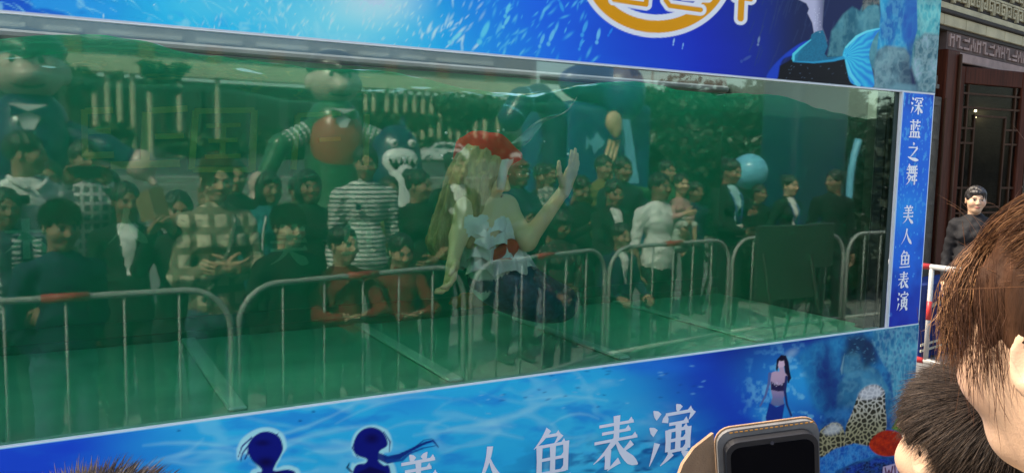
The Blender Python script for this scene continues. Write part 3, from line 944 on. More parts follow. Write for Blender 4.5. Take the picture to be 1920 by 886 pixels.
# ------------------------------------------------------------------ the printed banners round the glass
class Painter:
    """paints a print's own colours onto a fine grid; shapes are given in the photo's pixels as they lie on the banner"""
    def __init__(s, x0, x1, z0, z1, h):
        s.xs = np.arange(x0, x1 + h * .5, h); s.zs = np.arange(z0, z1 + h * .5, h)
        X, Z = np.meshgrid(s.xs, s.zs, indexing='ij')
        s.X, s.Z = X.ravel(), Z.ravel()
        P = np.stack([s.X, np.zeros_like(s.X), s.Z], 1) - CC
        d = P @ CF
        ok = d > .3
        d = np.where(ok, d, .3)
        s.U = 960 + F_PX * (P @ CR) / d; s.V = 443 - F_PX * (P @ CU) / d
        s.C = np.zeros((len(s.X), 3))
    def blend(s, m, col, idx=None):
        c = np.array(lin(*col)) if np.ndim(col) == 1 and max(col) > 1.5 else np.asarray(col)
        if idx is None: s.C = s.C * (1 - m[:, None]) + m[:, None] * c
        else: s.C[idx] = s.C[idx] * (1 - m[:, None]) + m[:, None] * c
    def sel(s, u0, u1, v0, v1): return np.nonzero((s.U > u0) & (s.U < u1) & (s.V > v0) & (s.V < v1))[0]
    def poly(s, pts, col, soft=1.2, a=1.0, tex=None, curve=False):
        if curve:
            P = [np.array([p[0], p[1], 0]) for p in pts]
            n = len(P); P = P[-1:] + P + P[:2]
            out = []
            for i in range(1, n + 1):
                for k in range(6):
                    t = k / 6
                    out.append(.5 * ((2 * P[i]) + (-P[i - 1] + P[i + 1]) * t + (2 * P[i - 1] - 5 * P[i] + 4 * P[i + 1] - P[i + 2]) * t * t + (-P[i - 1] + 3 * P[i] - 3 * P[i + 1] + P[i + 2]) * t ** 3))
            pts = [(p[0], p[1]) for p in out]
        Q = np.array(pts, float)
        ix = s.sel(Q[:, 0].min() - 3 * soft, Q[:, 0].max() + 3 * soft, Q[:, 1].min() - 3 * soft, Q[:, 1].max() + 3 * soft)
        if not len(ix): return
        u, v = s.U[ix], s.V[ix]
        ins = np.zeros(len(ix), bool); dm = np.full(len(ix), 1e9)
        for i in range(len(Q)):
            a_, b_ = Q[i], Q[(i + 1) % len(Q)]
            cr = (a_[1] > v) != (b_[1] > v)
            xx = a_[0] + (v - a_[1]) * (b_[0] - a_[0]) / (b_[1] - a_[1] + 1e-12)
            ins ^= cr & (u < xx)
            e = b_ - a_; t = np.clip(((u - a_[0]) * e[0] + (v - a_[1]) * e[1]) / (e @ e + 1e-9), 0, 1)
            dm = np.minimum(dm, (u - a_[0] - t * e[0]) ** 2 + (v - a_[1] - t * e[1]) ** 2)
        sd = np.sqrt(dm) * np.where(ins, 1, -1)
        m = sstep(-soft, soft, sd) * a
        if tex is None: s.blend(m, col, ix)
        else: s.blend(m, tex(u, v), ix)
    def line(s, pts, w, col, a=1.0, soft=1.0):
        Q = np.array(pts, float); ww = np.array(w if np.ndim(w) else [w] * len(Q), float)
        mw = ww.max() + 2 * soft
        ix = s.sel(Q[:, 0].min() - mw, Q[:, 0].max() + mw, Q[:, 1].min() - mw, Q[:, 1].max() + mw)
        if not len(ix): return
        u, v = s.U[ix], s.V[ix]; best = np.full(len(ix), -1e9)
        for i in range(len(Q) - 1):
            e = Q[i + 1] - Q[i]; t = np.clip(((u - Q[i][0]) * e[0] + (v - Q[i][1]) * e[1]) / (e @ e + 1e-9), 0, 1)
            d = np.hypot(u - Q[i][0] - t * e[0], v - Q[i][1] - t * e[1])
            best = np.maximum(best, (ww[i] + (ww[i + 1] - ww[i]) * t) / 2 - d)
        s.blend(sstep(-soft, soft, best) * a, col, ix)
    def blob(s, u0, v0, ru, rv, col, a=1.0, ang=0.0, p0=1.0, p1=0.0):
        r = max(ru, rv)
        ix = s.sel(u0 - r, u0 + r, v0 - r, v0 + r)
        if not len(ix): return
        du, dv = s.U[ix] - u0, s.V[ix] - v0
        c, sn = math.cos(ang), math.sin(ang)
        d = np.hypot((du * c + dv * sn) / ru, (-du * sn + dv * c) / rv)
        s.blend(sstep(p0, p1, d) * a, col, ix)
    def build(s, name, material, parent, y):
        nx, nz = len(s.xs), len(s.zs)
        V = np.stack([s.X, np.full_like(s.X, y), s.Z], 1)
        i = np.arange(nx - 1)[:, None] * nz + np.arange(nz - 1)[None, :]
        Q = np.stack([i, i + nz, i + nz + 1, i + 1], -1).reshape(-1, 4)
        lum = (s.C @ np.array([.25, .6, .15]))[:, None]
        return mesh_obj(name, V, Q, material, parent, False, None, np.clip((lum + (s.C - lum) * 1.14) * np.where((s.C[:, 2] > 1.6 * s.C[:, 0])[:, None], np.array([[1, 1.10, .95]]), np.array([[1.04, 1.0, 1.0]])), .004, .9) * .92)
def worley(x, y, seed=0):
    xi, yi = np.floor(x), np.floor(y); best = np.full(x.shape, 9.0); sec = best.copy()
    for dx in (-1, 0, 1):
        for dy in (-1, 0, 1):
            cx, cy = xi + dx, yi + dy
            hx = np.modf(np.abs(np.sin(cx * 127.1 + cy * 311.7 + seed) * 43758.5453))[0]
            hy = np.modf(np.abs(np.sin(cx * 269.5 + cy * 183.3 + seed) * 43758.5453))[0]
            d = np.hypot(x - cx - hx, y - cy - hy)
            sec = np.where(d < best, best, np.minimum(sec, d)); best = np.minimum(best, d)
    return best, sec
def L3(c): return np.array(lin(*c))
def mix3(a, b, t): return a[None, :] * (1 - t[:, None]) + b[None, :] * t[:, None]
def rock(c0, c1, c2, su=30, sv=30, seed=0):
    A, B, C_ = L3(c0), L3(c1), L3(c2)
    def f(u, v):
        n = fbm(u / su, v / sv, seed, 5); r = 1 - 2 * np.abs(fbm(u / su * 1.7 + 5, v / sv * 1.7, seed + 9, 4) - .5)
        t = np.clip((n - .3) * 2.2, 0, 1)
        c = mix3(A, B, t)
        k = sstep(.62, 1.0, r)[:, None]
        return c * (1 - .26 * k) + .26 * k * C_
    return f
M_PRINT = mat_paint('printed_vinyl', rough=.42, spec=.10)
M_BOARD = mat('banner_board', (.78, .80, .82), rough=.4, var=.05)

# ---- upper banner
up = empty('banner', (0, 0, 0))
tag(up, 'upper blue banner with fish shoal, mermaid tail and orange ring logo', 'banner')
b = MB(); b.box((TX0 - .03, -.016, TZ1 + .0005), (3.872, -.001, 3.30)); b.build('board', M_BOARD, up)
P = Painter(TX0 - .028, 3.870, TZ1 + .006, 3.298, .0036)
U, V = P.U, P.V
n1 = fbm(P.X * 1.6, P.Z * 4.5, 1, 4); n2 = fbm(P.X * 9, P.Z * 16, 2, 4)
t = np.clip((U - 620) / 700, -1, 1)
left = mix3(L3((22, 96, 205)), L3((60, 196, 244)), np.clip(sstep(-160, 420, U) + (n1 - .5) * 1.1, 0, 1))
P.C = left
P.blend(sstep(650, 1010, U + (n1 - .5) * 160 - V * .6), (22, 110, 232))
P.blend(sstep(960, 1320, U + (n1 - .5) * 120 - V * .3), (10, 52, 192))
P.blend(sstep(1230, 1480, U - V * .2 + (n1 - .5) * 60), (26, 44, 122))
P.blend(sstep(1420, 1500, U) * .85, (24, 32, 68))
P.blob(640, 40, 240, 120, (150, 228, 250), .9); P.blob(700, 0, 130, 70, (226, 244, 250), .75); P.blob(420, 10, 200, 60, (120, 214, 246), .6)
P.blend(sstep(.60, .78, n2) * sstep(620, 200, U) * .8, (70, 170, 240))
P.blend(sstep(.62, .80, fbm(P.X * 26, P.Z * 30, 4, 3)) * sstep(900, 400, U) * .55, (170, 228, 250))
rr = random.Random(3)
for i in range(170):
    u = rr.uniform(-40, 640); v = rr.uniform(-60, 90); a0 = math.radians(28 + (u - 250) * .07 + rr.gauss(0, 9)); L_ = rr.uniform(8, 26)
    P.line([(u - L_ * math.cos(a0), v - L_ * math.sin(a0)), (u, v + 1.5), (u + L_ * math.cos(a0 + .35), v + L_ * math.sin(a0 + .35))], [.6, rr.uniform(1.4, 3.2), .6], (168, 230, 250), rr.uniform(.2, .6), 1.5)
for i in range(760):
    u = rr.gauss(760, 230); v = rr.uniform(-60, 190)
    if u > 1120: continue
    ang = math.radians(-62 + rr.gauss(0, 14) + (u - 760) * .03); L_ = rr.uniform(5, 15) * (1.25 if u > 800 else .9)
    P.blob(u, v, L_, L_ * .26, (214, 240, 250) if u < 900 else (120, 205, 246), rr.uniform(.3, .85), ang)
for (u, v, L_, ang, c, al) in ((905, 58, 24, -65, (110, 208, 246), 1), (852, 70, 17, -40, (140, 222, 250), 1), (1030, 68, 17, -68, (120, 196, 244), 1), (1012, 75, 14, -70, (120, 196, 244), .9), (1117, 66, 15, -78, (130, 200, 246), .9), (1092, 52, 16, -70, (90, 176, 244), .9), (1085, 82, 12, -72, (90, 176, 244), .8), (1048, 14, 14, 70, (80, 170, 240), .8), (946, 40, 14, -60, (130, 215, 250), .9), (948, 18, 15, -70, (120, 212, 250), .9), (1258, 78, 7, -80, (170, 200, 240), .9), (1275, 86, 6, -80, (150, 190, 240), .8), (1417, 76, 9, -80, (150, 165, 200), .8), (1225, 32, 7, 15, (190, 200, 240), .8), (1140, 60, 9, -60, (60, 150, 240), .8), (1270, 50, 8, 40, (30, 70, 170), .9), (1395, 110, 12, -30, (90, 110, 170), .5)):
    P.blob(u, v, L_, L_ * .3, c, al, math.radians(ang), 1.0, .45)
    P.blob(u - math.cos(math.radians(ang)) * L_ * 1.0, v - math.sin(math.radians(ang)) * L_ * 1.0, L_ * .3, L_ * .35, c, al * .9, 0, 1, .4)
for i in range(60):
    u = rr.uniform(1390, 1560); v = rr.uniform(-40, 140)
    P.line([(u, v), (u + 9, v - rr.uniform(16, 40))], 2, (56, 72, 112), .35, 1.5)
# rocks of the right end
P.poly([(1545, 110), (1553, 60), (1575, 28), (1592, 14), (1606, 22), (1612, 12), (1632, 6), (1642, 14), (1650, 60), (1640, 130), (1560, 120)], None, 3, 1, rock((40, 96, 118), (92, 150, 166), (140, 190, 196), 26, 40, 3))
P.poly([(1610, 24), (1616, -60), (1655, -60), (1656, 16), (1640, 10), (1622, 12)], None, 2, .8, rock((40, 56, 60), (120, 130, 120), (200, 190, 160), 10, 14, 5))
P.poly([(1638, 100), (1645, 30), (1640, -60), (1722, -60), (1722, 30), (1716, 90), (1700, 130), (1640, 130)], None, 2, 1, rock((22, 104, 176), (58, 172, 214), (150, 222, 236), 17, 34, 6))
P.poly([(1684, 70), (1696, -60), (1716, -60), (1716, 66), (1700, 95)], (22, 86, 178), 5, .75)
P.poly([(1714, 56), (1712, -60), (1768, -60), (1762, 172), (1722, 170), (1702, 120), (1706, 86)], None, 1.5, 1, rock((44, 128, 150), (112, 196, 204), (196, 234, 226), 12, 26, 7))
P.poly([(1632, 166), (1632, 120), (1638, 96), (1654, 86), (1690, 90), (1700, 105), (1702, 170)], None, 4, 1, rock((70, 100, 118), (124, 158, 170), (180, 204, 210), 18, 26, 8))
P.poly([(1676, 168), (1690, 95), (1712, 70), (1706, 166)], (26, 48, 80), 8, .5)
P.poly([(1704, 128), (1710, 78), (1728, 62), (1764, 66), (1762, 176), (1716, 172)], None, 4, 1, rock((66, 104, 120), (140, 172, 182), (206, 222, 224), 13, 20, 9))
P.poly([(1650, 176), (1676, 156), (1712, 160), (1716, 178)], (120, 160, 176), 4, .6)
# the printed mermaid
P.poly([(1432, 148), (1438, 132), (1462, 106), (1492, 84), (1512, 78), (1500, 100), (1462, 112), (1454, 146)], (20, 70, 190), 2, 1, None, True)
P.poly([(1451, 156), (1456, 124), (1478, 112), (1530, 106), (1580, 108), (1598, 166), (1500, 165)], (10, 10, 18), 2)
for i in range(26): P.blob(rr.uniform(1460, 1585), rr.uniform(118, 160), 3, 1, (110, 130, 160), .5, rr.uniform(-1, 1))
P.poly([(1498, -60), (1490, 0), (1506, 8), (1511, 18), (1508, 26), (1517, 44), (1520, 62), (1516, 74), (1534, 90), (1546, 78), (1536, 52), (1538, 20), (1541, -10), (1543, -60)], None, 1.2, 1, lambda u, v: mix3(L3((196, 196, 214)), L3((96, 100, 128)), sstep(1518, 1542, u)))
P.poly([(1516, 66), (1512, 80), (1492, 90), (1481, 102), (1478, 112), (1490, 118), (1530, 119), (1560, 116), (1577, 109), (1570, 106), (1545, 108), (1540, 102), (1546, 88), (1541, 68), (1537, 58), (1524, 60)], None, 1.2, 1, lambda u, v: mix3(L3((70, 190, 224)), L3((14, 62, 104)), np.clip(sstep(0, 14, (u - 1481) * .5 + (v - 84) * .3) * .75 + .12 * vnoise(u / 2, v / 2, 3) - .06, 0, 1)))
P.line([(1514, 76), (1496, 90), (1482, 103), (1482, 114)], [2, 4, 5, 4], (104, 214, 232), .9)
P.line([(1482, 116), (1520, 118), (1556, 114), (1578, 108)], [2, 3, 4, 7], (60, 160, 206), .9)
for i in range(24): P.blob(rr.uniform(1520, 1537), rr.uniform(16, 62), 1.3, 1.3, (235, 238, 245), .8)
def fluke(u, v):
    d = np.hypot(u - 1577, v - 104); a = np.arctan2(v - 104, u - 1577)
    t = np.clip(.5 + .5 * np.sin(a * 26 + 3 * vnoise(u / 9, v / 9, 2)), 0, 1)
    c = mix3(L3((26, 132, 214)), L3((92, 214, 240)), t * .6 + .3 * sstep(70, 10, d))
    return c
P.poly([(1574, 104), (1580, 88), (1598, 70), (1616, 60), (1644, 54), (1634, 70), (1626, 90), (1624, 110), (1631, 140), (1632, 163), (1612, 163), (1590, 156), (1582, 132), (1578, 112)], None, 1.2, 1, fluke, True)
P.line([(1580, 90), (1600, 70), (1620, 60), (1643, 55)], [3, 5, 4, 1.5], (130, 230, 248), .9)
P.line([(1580, 114), (1588, 140), (1604, 160)], [3, 7, 8], (120, 222, 244), .7)
# the ring logo
def ring(cx, cy, ro, ri, col, soft=1.0):
    d1 = np.hypot((U - cx) / ro[0], (V - cy) / ro[1]); d0 = np.hypot((U - cx) / ri[0], (V - cy) / ri[1])
    P.blend(sstep(1 + soft / ro[0], 1 - soft / ro[0], d1) * sstep(1 - soft / ri[0], 1 + soft / ri[0], d0), col)
cx, cy = 1226, -58
ring(cx, cy, (146, 130), (103, 87), (250, 248, 246))
ring(cx, cy, (137, 121), (113, 98), (232, 163, 52))
def logo_bar(pts, w):
    P.line(pts, w + 13, (250, 248, 246), 1, .8)
    for q in (pts,): P.line(q, w, (232, 163, 52), 1, .8)
for w_, c_ in ((22, (250, 248, 246)), (9, (232, 163, 52))):
    P.line([(1146, 1), (1206, 10)], w_, c_, 1, .8); P.line([(1206, 10), (1212, -50)], w_, c_, 1, .8)
    P.line([(1246, -50), (1243, 2), (1250, 12), (1308, 20)], w_, c_, 1, .8); P.line([(1276, -6), (1322, -2)], w_ * .8, c_, 1, .8)
    P.line([(1383, 36), (1387, -50)], w_ + 3, c_, 1, .8); P.line([(1374, -4), (1402, 0)], w_, c_, 1, .8)
P.blend(sstep(2.6, 1.2, np.abs(P.Z - (TZ1 + .006)) * 1000) * .85, (226, 240, 244))
P.build('print', M_PRINT, up, -.0175)

# ---- lower banner
lo = empty('banner', (0, 0, 0))
tag(lo, 'lower blue banner with couple silhouettes, coral reef and large white characters', 'banner')
b = MB(); b.box((TX0 - .03, -.016, .02), (3.872, -.001, TZ0 - .0005)); b.build('board', M_BOARD, lo)
P = Painter(TX0 - .028, 3.870, .022, TZ0 - .003, .0040)
U, V = P.U, P.V
n1 = fbm(P.X * 1.5, P.Z * 4, 21, 4); n2 = fbm(P.X * 4 + P.Z * 3, P.Z * 11, 22, 5); n3 = fbm(P.X * 9, P.Z * 24, 23, 4)
P.C = mix3(L3((12, 78, 206)), L3((66, 186, 238)), np.clip(sstep(120, 420, U + (n1 - .5) * 240 + (V - 800) * .2), 0, 1))
P.blend(sstep(.42, .72, n1) * sstep(300, 500, U) * .8, (96, 204, 242))
P.blend(sstep(.55, .80, n2) * sstep(250, 500, U) * .55, (168, 222, 246))
P.blend(sstep(.40, .22, n2) * .5, (16, 108, 214))
P.blend(sstep(.60, .42, n3) * sstep(60, 10, np.abs(V - 862 + (U - 1100) * .1)) * sstep(900, 1050, U) * sstep(1420, 1300, U) * .55, (14, 60, 150))
w = 1 - 2 * np.abs(fbm(P.X * 2.2 + P.Z * 1.5, P.Z * 5, 31, 4) - .5)
P.blend(sstep(.90, .99, w) * sstep(200, 420, U) * sstep(1250, 1000, U) * .28, (170, 224, 246))
P.blend(sstep(1060, 1330, U - (V - 700) * .75 + (n1 - .5) * 130) * .95, (16, 62, 188))
P.blend(sstep(1250, 1420, U - (V - 650) * 1.2 + (n1 - .5) * 60) * .8, (18, 34, 120))
P.blob(1225, 685, 120, 26, (20, 120, 226), .6); P.blob(760, 750, 90, 40, (24, 140, 226), .5)
for i in range(34):
    u = rr.uniform(240, 1120); v = 835 - (u - 300) * .12 + rr.uniform(-40, 70); L_ = rr.uniform(40, 110); h_ = rr.uniform(6, 22) * rr.choice((-1, 1)); sl = -.2 + rr.gauss(0, .14); w_ = rr.uniform(3, 12)
    pts = [(u + L_ * q, v + sl * L_ * q - h_ * (1 - q * q)) for q in (-1, -.6, -.2, .2, .6, 1)]
    P.line(pts, [1, w_ * .6, w_, w_, w_ * .6, 1], (176, 228, 248) if i % 3 else (30, 128, 222), rr.uniform(.18, .42), 3 + w_ * .3)
for i in range(42):
    u = rr.uniform(880, 1330); v = 700 - (u - 960) * .12 + rr.uniform(8, 80)
    P.blob(u, v, rr.uniform(5, 11), 2.4, (150, 205, 240) if i % 2 else (24, 70, 150), .55, rr.uniform(-.4, .1))
for i in range(26):
    u = rr.uniform(1090, 1360); v = rr.uniform(820, 885)
    P.blob(u, v, rr.uniform(10, 24), rr.uniform(3, 6), (18, 54, 130), .65, rr.uniform(-.3, .1))
for (u, v) in ((334, 803), (585, 768), (560, 785), (640, 700)): P.blob(u, v, 6, 3, (20, 80, 150), .9)
# bright water round the small mermaid, reef of the right end
P.blob(1480, 720, 150, 100, (40, 146, 222), .9, .3); P.blob(1500, 700, 60, 70, (70, 176, 232), .6); P.blob(1440, 772, 60, 30, (70, 170, 230), .7)
P.blend(sstep(.52, .72, fbm(U / 14, V / 14, 41, 4)) * sstep(120, 50, np.hypot(U - 1480, V - 735)) * .6, (140, 206, 240))
P.blob(1478, 660, 22, 12, (170, 190, 214), .6, -.5)
P.poly([(1500, 690), (1490, 666), (1520, 640), (1590, 622), (1730, 600), (1720, 900), (1560, 900), (1570, 800), (1520, 760)], None, 9, 1, rock((18, 72, 138), (40, 122, 178), (86, 166, 206), 26, 34, 42))
P.poly([(1562, 760), (1566, 720), (1585, 690), (1612, 676), (1640, 690), (1664, 730), (1680, 800), (1560, 800)], None, 4, 1, rock((40, 96, 138), (74, 140, 176), (130, 184, 204), 30, 36, 43))
P.poly([(1570, 700), (1572, 668), (1592, 652), (1608, 662), (1610, 690), (1590, 696)], None, 4, .9, rock((36, 88, 128), (70, 130, 160), (120, 170, 190), 22, 30, 44))
P.poly([(1576, 664), (1584, 630), (1612, 626), (1634, 640), (1640, 676), (1614, 690), (1604, 662)], (14, 34, 66), 11, .85)
P.poly([(1528, 700), (1545, 650), (1562, 700), (1566, 760), (1540, 770)], (14, 44, 116), 16, .8)
P.poly([(1570, 690), (1578, 660), (1573, 700)], (150, 180, 190), 1.2, .6)
for i in range(40): P.blob(rr.uniform(1580, 1636), rr.uniform(630, 690), 4, 1.6, (90, 140, 170), .6, rr.uniform(-1, 1))
P.poly([(1630, 640), (1632, 618), (1724, 598), (1716, 800), (1700, 810), (1672, 760), (1664, 700), (1646, 672)], None, 3, 1, rock((34, 104, 150), (92, 166, 194), (176, 216, 226), 12, 26, 45))
P.blend(sstep(.30, .12, worley(U / 11, V / 15, 3)[0]) * sstep(1630, 1650, U) * sstep(800, 760, V) * .5, (24, 74, 140))
P.poly([(1520, 800), (1560, 760), (1620, 760), (1690, 790), (1700, 900), (1500, 900)], None, 10, .9, rock((20, 60, 122), (44, 110, 172), (90, 150, 196), 20, 18, 46))
def coral(seed):
    def f(u, v):
        d1, d2 = worley(u / 8.4, v / 8.4, seed)
        k = sstep(.10, .34, d2 - d1)
        sh = sstep(0, 1, np.clip((v - 715) / 100, 0, 1))
        return mix3(L3((222, 220, 206)), L3((170, 164, 126)), sh) * (1 - k[:, None]) + k[:, None] * L3((52, 50, 36))
    return f
P.poly([(1582, 832), (1580, 800), (1592, 770), (1602, 742), (1616, 724), (1636, 719), (1652, 730), (1654, 756), (1656, 800), (1640, 834), (1612, 838)], None, 1.5, 1, coral(1), True)
P.poly([(1604, 738), (1620, 722), (1638, 720), (1650, 732), (1640, 742), (1616, 746)], (226, 228, 224), 5, .7, None, True)
P.poly([(1530, 850), (1531, 808), (1546, 794), (1560, 789), (1574, 797), (1580, 824), (1578, 846), (1556, 858)], None, 1.5, 1, coral(2), True)
P.poly([(1538, 806), (1556, 791), (1572, 798), (1566, 808), (1548, 812)], (216, 220, 214), 5, .7, None, True)
P.poly([(1524, 900), (1530, 858), (1560, 838), (1596, 828), (1628, 834), (1640, 850), (1600, 862), (1560, 880), (1560, 900)], None, 2, 1, rock((22, 84, 170), (60, 138, 208), (130, 190, 232), 7, 9, 47))
P.poly([(1560, 900), (1580, 872), (1640, 856), (1690, 860), (1700, 900)], None, 3, 1, rock((10, 20, 60), (30, 60, 160), (90, 140, 220), 9, 7, 48))
P.poly([(1666, 800), (1676, 782), (1692, 770), (1716, 776), (1716, 812), (1690, 812)], None, 2, 1, rock((20, 70, 20), (70, 160, 50), (140, 210, 90), 4, 5, 49))
P.poly([(1624, 832), (1634, 814), (1654, 804), (1680, 808), (1700, 822), (1694, 842), (1664, 852), (1638, 848)], None, 1.5, 1, rock((150, 30, 12), (206, 62, 28), (224, 96, 50), 5, 5, 50), True)
# printed block letters on a purple crate at the foot of the reef
P.poly([(1648, 900), (1650, 872), (1700, 858), (1712, 858), (1712, 900)], (206, 188, 206), 1)
for q in ([(1654, 874), (1657, 890), (1661, 878), (1665, 888), (1668, 871)], [(1672, 870), (1673, 888)], [(1690, 866), (1679, 868), (1680, 886), (1692, 884)], [(1680, 877), (1690, 875)]): P.line(q, 2.6, (96, 30, 66), 1, .7)
# small printed mermaid
P.poly([(1449, 690), (1451, 672), (1459, 663), (1468, 664), (1473, 676), (1476, 700), (1474, 716), (1468, 706), (1464, 680), (1456, 676), (1452, 694)], (16, 14, 44), 1)
P.poly([(1453, 682), (1456, 672), (1464, 672), (1466, 682), (1460, 690), (1455, 688)], (226, 196, 206), .8)
P.blob(1459, 671, 8, 4, (14, 12, 40), 1, 0, 1, .7)
P.poly([(1457, 686), (1464, 686), (1466, 696), (1471, 702), (1468, 732), (1463, 744), (1466, 758), (1438, 758), (1443, 742), (1440, 728), (1438, 698), (1446, 694), (1456, 694)], None, .8, 1, lambda u, v: mix3(L3((206, 176, 190)), L3((110, 116, 160)), sstep(700, 760, v)))
P.poly([(1440, 712), (1446, 716), (1454, 720), (1466, 714), (1468, 730), (1454, 731), (1440, 728)], (40, 34, 76), .8)
for i in range(12): P.blob(rr.uniform(1442, 1467), rr.uniform(714, 722), 2, 1.5, (214, 206, 220), .9)
P.line([(1438, 698), (1436, 716), (1430, 738), (1420, 758)], [6, 5, 4, 3], (96, 110, 164), 1, .8)
P.line([(1469, 704), (1466, 730), (1470, 756), (1478, 776)], [5, 5, 4, 4], (40, 50, 104), 1, .8)
P.line([(1472, 690), (1476, 706), (1472, 714)], [4, 4, 2], (16, 14, 44), 1, .8)
P.poly([(1437, 752), (1450, 760), (1466, 754), (1460, 790), (1434, 800), (1430, 780)], (24, 54, 140), 1.2)
# couple silhouettes
RIM = (190, 236, 250); NV = (12, 30, 122); DK = (4, 10, 62)
P.poly([(444, 858), (442, 838), (452, 818), (472, 803), (494, 797), (514, 800), (530, 812), (535, 834), (526, 850), (516, 872), (530, 868), (548, 870), (562, 886), (566, 960), (456, 960), (466, 884), (480, 872), (470, 856), (456, 846)], RIM, 2.5, .9, None, True)
P.poly([(462, 838), (470, 818), (488, 806), (506, 806), (522, 816), (528, 836), (522, 852), (514, 866), (512, 878), (540, 876), (554, 890), (558, 960), (464, 960), (474, 890), (488, 880), (486, 872), (470, 858)], NV, 1.3, 1, None, True)
P.blob(496, 862, 26, 16, DK, .9); P.blob(490, 826, 24, 10, DK, .7); P.poly([(480, 890), (520, 880), (552, 892), (552, 960), (474, 960)], DK, 3, .9)
for q in ([(470, 816), (452, 832), (444, 854)], [(466, 828), (452, 846), (449, 862)], [(464, 842), (457, 856)], [(500, 808), (512, 814), (520, 808)]): P.line(q, [3, 3, 1], NV, .9)
P.poly([(658, 846), (656, 824), (664, 806), (682, 795), (704, 794), (724, 804), (732, 826), (729, 842), (716, 846), (720, 862), (738, 872), (740, 960), (648, 960), (654, 872), (664, 864), (680, 858), (664, 852)], RIM, 2.5, .85, None, True)
P.poly([(660, 838), (664, 816), (676, 802), (694, 797), (712, 804), (722, 820), (722, 832), (708, 842), (706, 858), (716, 868), (728, 876), (730, 960), (654, 960), (660, 876), (682, 864), (684, 856), (668, 850)], NV, 1.3, 1, None, True)
P.blob(694, 818, 22, 16, DK, .8); P.poly([(664, 884), (690, 870), (720, 880), (724, 960), (660, 960)], DK, 3, .8)
P.line([(664, 818), (658, 836), (668, 854)], [2, 3, 1], NV, .9); P.line([(716, 806), (728, 824), (727, 842)], [2, 3, 1], NV, .9)
P.line([(704, 850), (724, 858), (744, 852), (762, 842), (790, 828), (808, 822), (818, 834)], [12, 14, 10, 6, 5, 4, 2], NV, .95)
P.line([(724, 860), (750, 858), (764, 846), (790, 836), (812, 832)], [8, 6, 4, 3, 1], (24, 70, 150), .9)
P.line([(770, 838), (790, 822), (806, 819)], [3, 2, 1], NV, .8)
P.line([(656, 880), (648, 872), (652, 864)], [4, 4, 2], DK, .9)
P.blend(sstep(2.8, 1.2, np.abs(P.Z - (TZ0 - .003)) * 1000) * .95, (190, 236, 248))
P.build('print', M_PRINT, lo, -.0175)
def place_glyphs(rows):
    out = []
    for ch, u, vt, vb, wpx in rows:
        pb = on_y(u, vb, 0); pt = on_y(u, vt, 0); pr = on_y(u + wpx, vb, 0)
        out.append((ch, pb[0], pb[2], pr[0] - pb[0], pt[2] - pb[2]))
    return out
M_LETTER = mat('white_letter', (.86, .86, .88), rough=.4, var=.03)
lettering('lettering', place_glyphs([('mei', 738, 852, 960, 82), ('ren', 868, 838, 936, 88), ('yu', 988, 806, 912, 82), ('biao', 1103, 785, 888, 88), ('yan', 1207, 764, 876, 86)]), M_LETTER, lo, -.0195, 1.4)

# ---- upright side strip
sd = empty('banner', (0, 0, 0))
tag(sd, 'narrow upright blue banner strip with a column of small white characters', 'banner')
b = MB(); b.box((3.6155, -.0155, TZ0 + .0005), (3.870, -.0012, TZ1 - .0005)); b.build('board', M_BOARD, sd)
P = Painter(3.6175, 3.8685, TZ0 + .002, TZ1 - .002, .0032)
U, V = P.U, P.V
n1 = fbm(P.X * 6, P.Z * 5, 61, 4)
P.C = mix3(L3((16, 40, 150)), L3((28, 110, 220)), np.clip(sstep(.35, .75, n1 + .35 * np.exp(-((V - 400) / 130) ** 2)), 0, 1))
P.blob(1690, 395, 60, 60, (44, 150, 236), .8, 0); P.blob(1675, 330, 24, 90, (30, 100, 220), .5)
P.blend(sstep(480, 600, V) * .75, (14, 36, 160))
P.blend(sstep(.60, .74, fbm(P.X * 60, P.Z * 40, 62, 3)) * sstep(520, 300, V) * .55, (110, 184, 240))
for i in range(90):
    P.blob(rr.uniform(1655, 1745), rr.uniform(180, 520), rr.uniform(1.2, 3), rr.uniform(2, 4.5), (120, 190, 245), rr.uniform(.3, .8))
for u, v, r in ((1658, 572, 5), (1663, 588, 6)):
    P.blob(u, v, r, r, (90, 140, 220), .8); P.blob(u, v, r * .55, r * .55, (30, 70, 190), .9); P.blob(u - 1, v + 2, 2, 2, (230, 240, 250), .9)
P.blend((np.abs(P.X - 3.8685) < .007).astype(float), (215, 232, 240)); P.blend((np.abs(P.X - 3.6175) < .0065).astype(float), (206, 228, 238))
P.build('print', M_PRINT, sd, -.017)
lettering('lettering', place_glyphs([('shen', 1700, 181, 214, 23), ('lan', 1697, 224, 258, 22), ('zhi', 1693, 266, 302, 23), ('wu', 1691, 307, 346, 22), ('mei', 1685, 384, 419, 21), ('ren', 1682, 427, 459, 21), ('yu', 1679, 469, 502, 21), ('biao', 1676, 509, 541, 21), ('yan', 1674, 546, 582, 21)]), M_LETTER, sd, -.0185, 1.5)
# ------------------------------------------------------------------ the stone-fronted building with carved doors, right of the tank
FA = np.array([math.sin(math.radians(79.9)), math.cos(math.radians(79.9)), 0.0])      # along the front
FN = np.array([FA[1], -FA[0], 0.0])                                                   # out of the front
FB = at_depth(1840, 300, 8.7); FB[2] = 0
FM = Matrix(((FA[0], -FN[0], 0, FB[0]), (FA[1], -FN[1], 0, FB[1]), (FA[2], -FN[2], 1, 0), (0, 0, 0, 1)))
def fac(u, v, out=0.0):
    d = ray(u, v); t = ((FB + FN * out - CC) @ FN) / (d @ FN); p = CC + d * t
    return (p - FB) @ FA, p[2]
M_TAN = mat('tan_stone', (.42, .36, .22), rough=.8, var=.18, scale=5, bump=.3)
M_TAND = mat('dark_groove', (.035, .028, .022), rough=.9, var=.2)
M_PINK = mat('carved_stone', (.30, .20, .17), rough=.8, var=.2, scale=8, bump=.3)
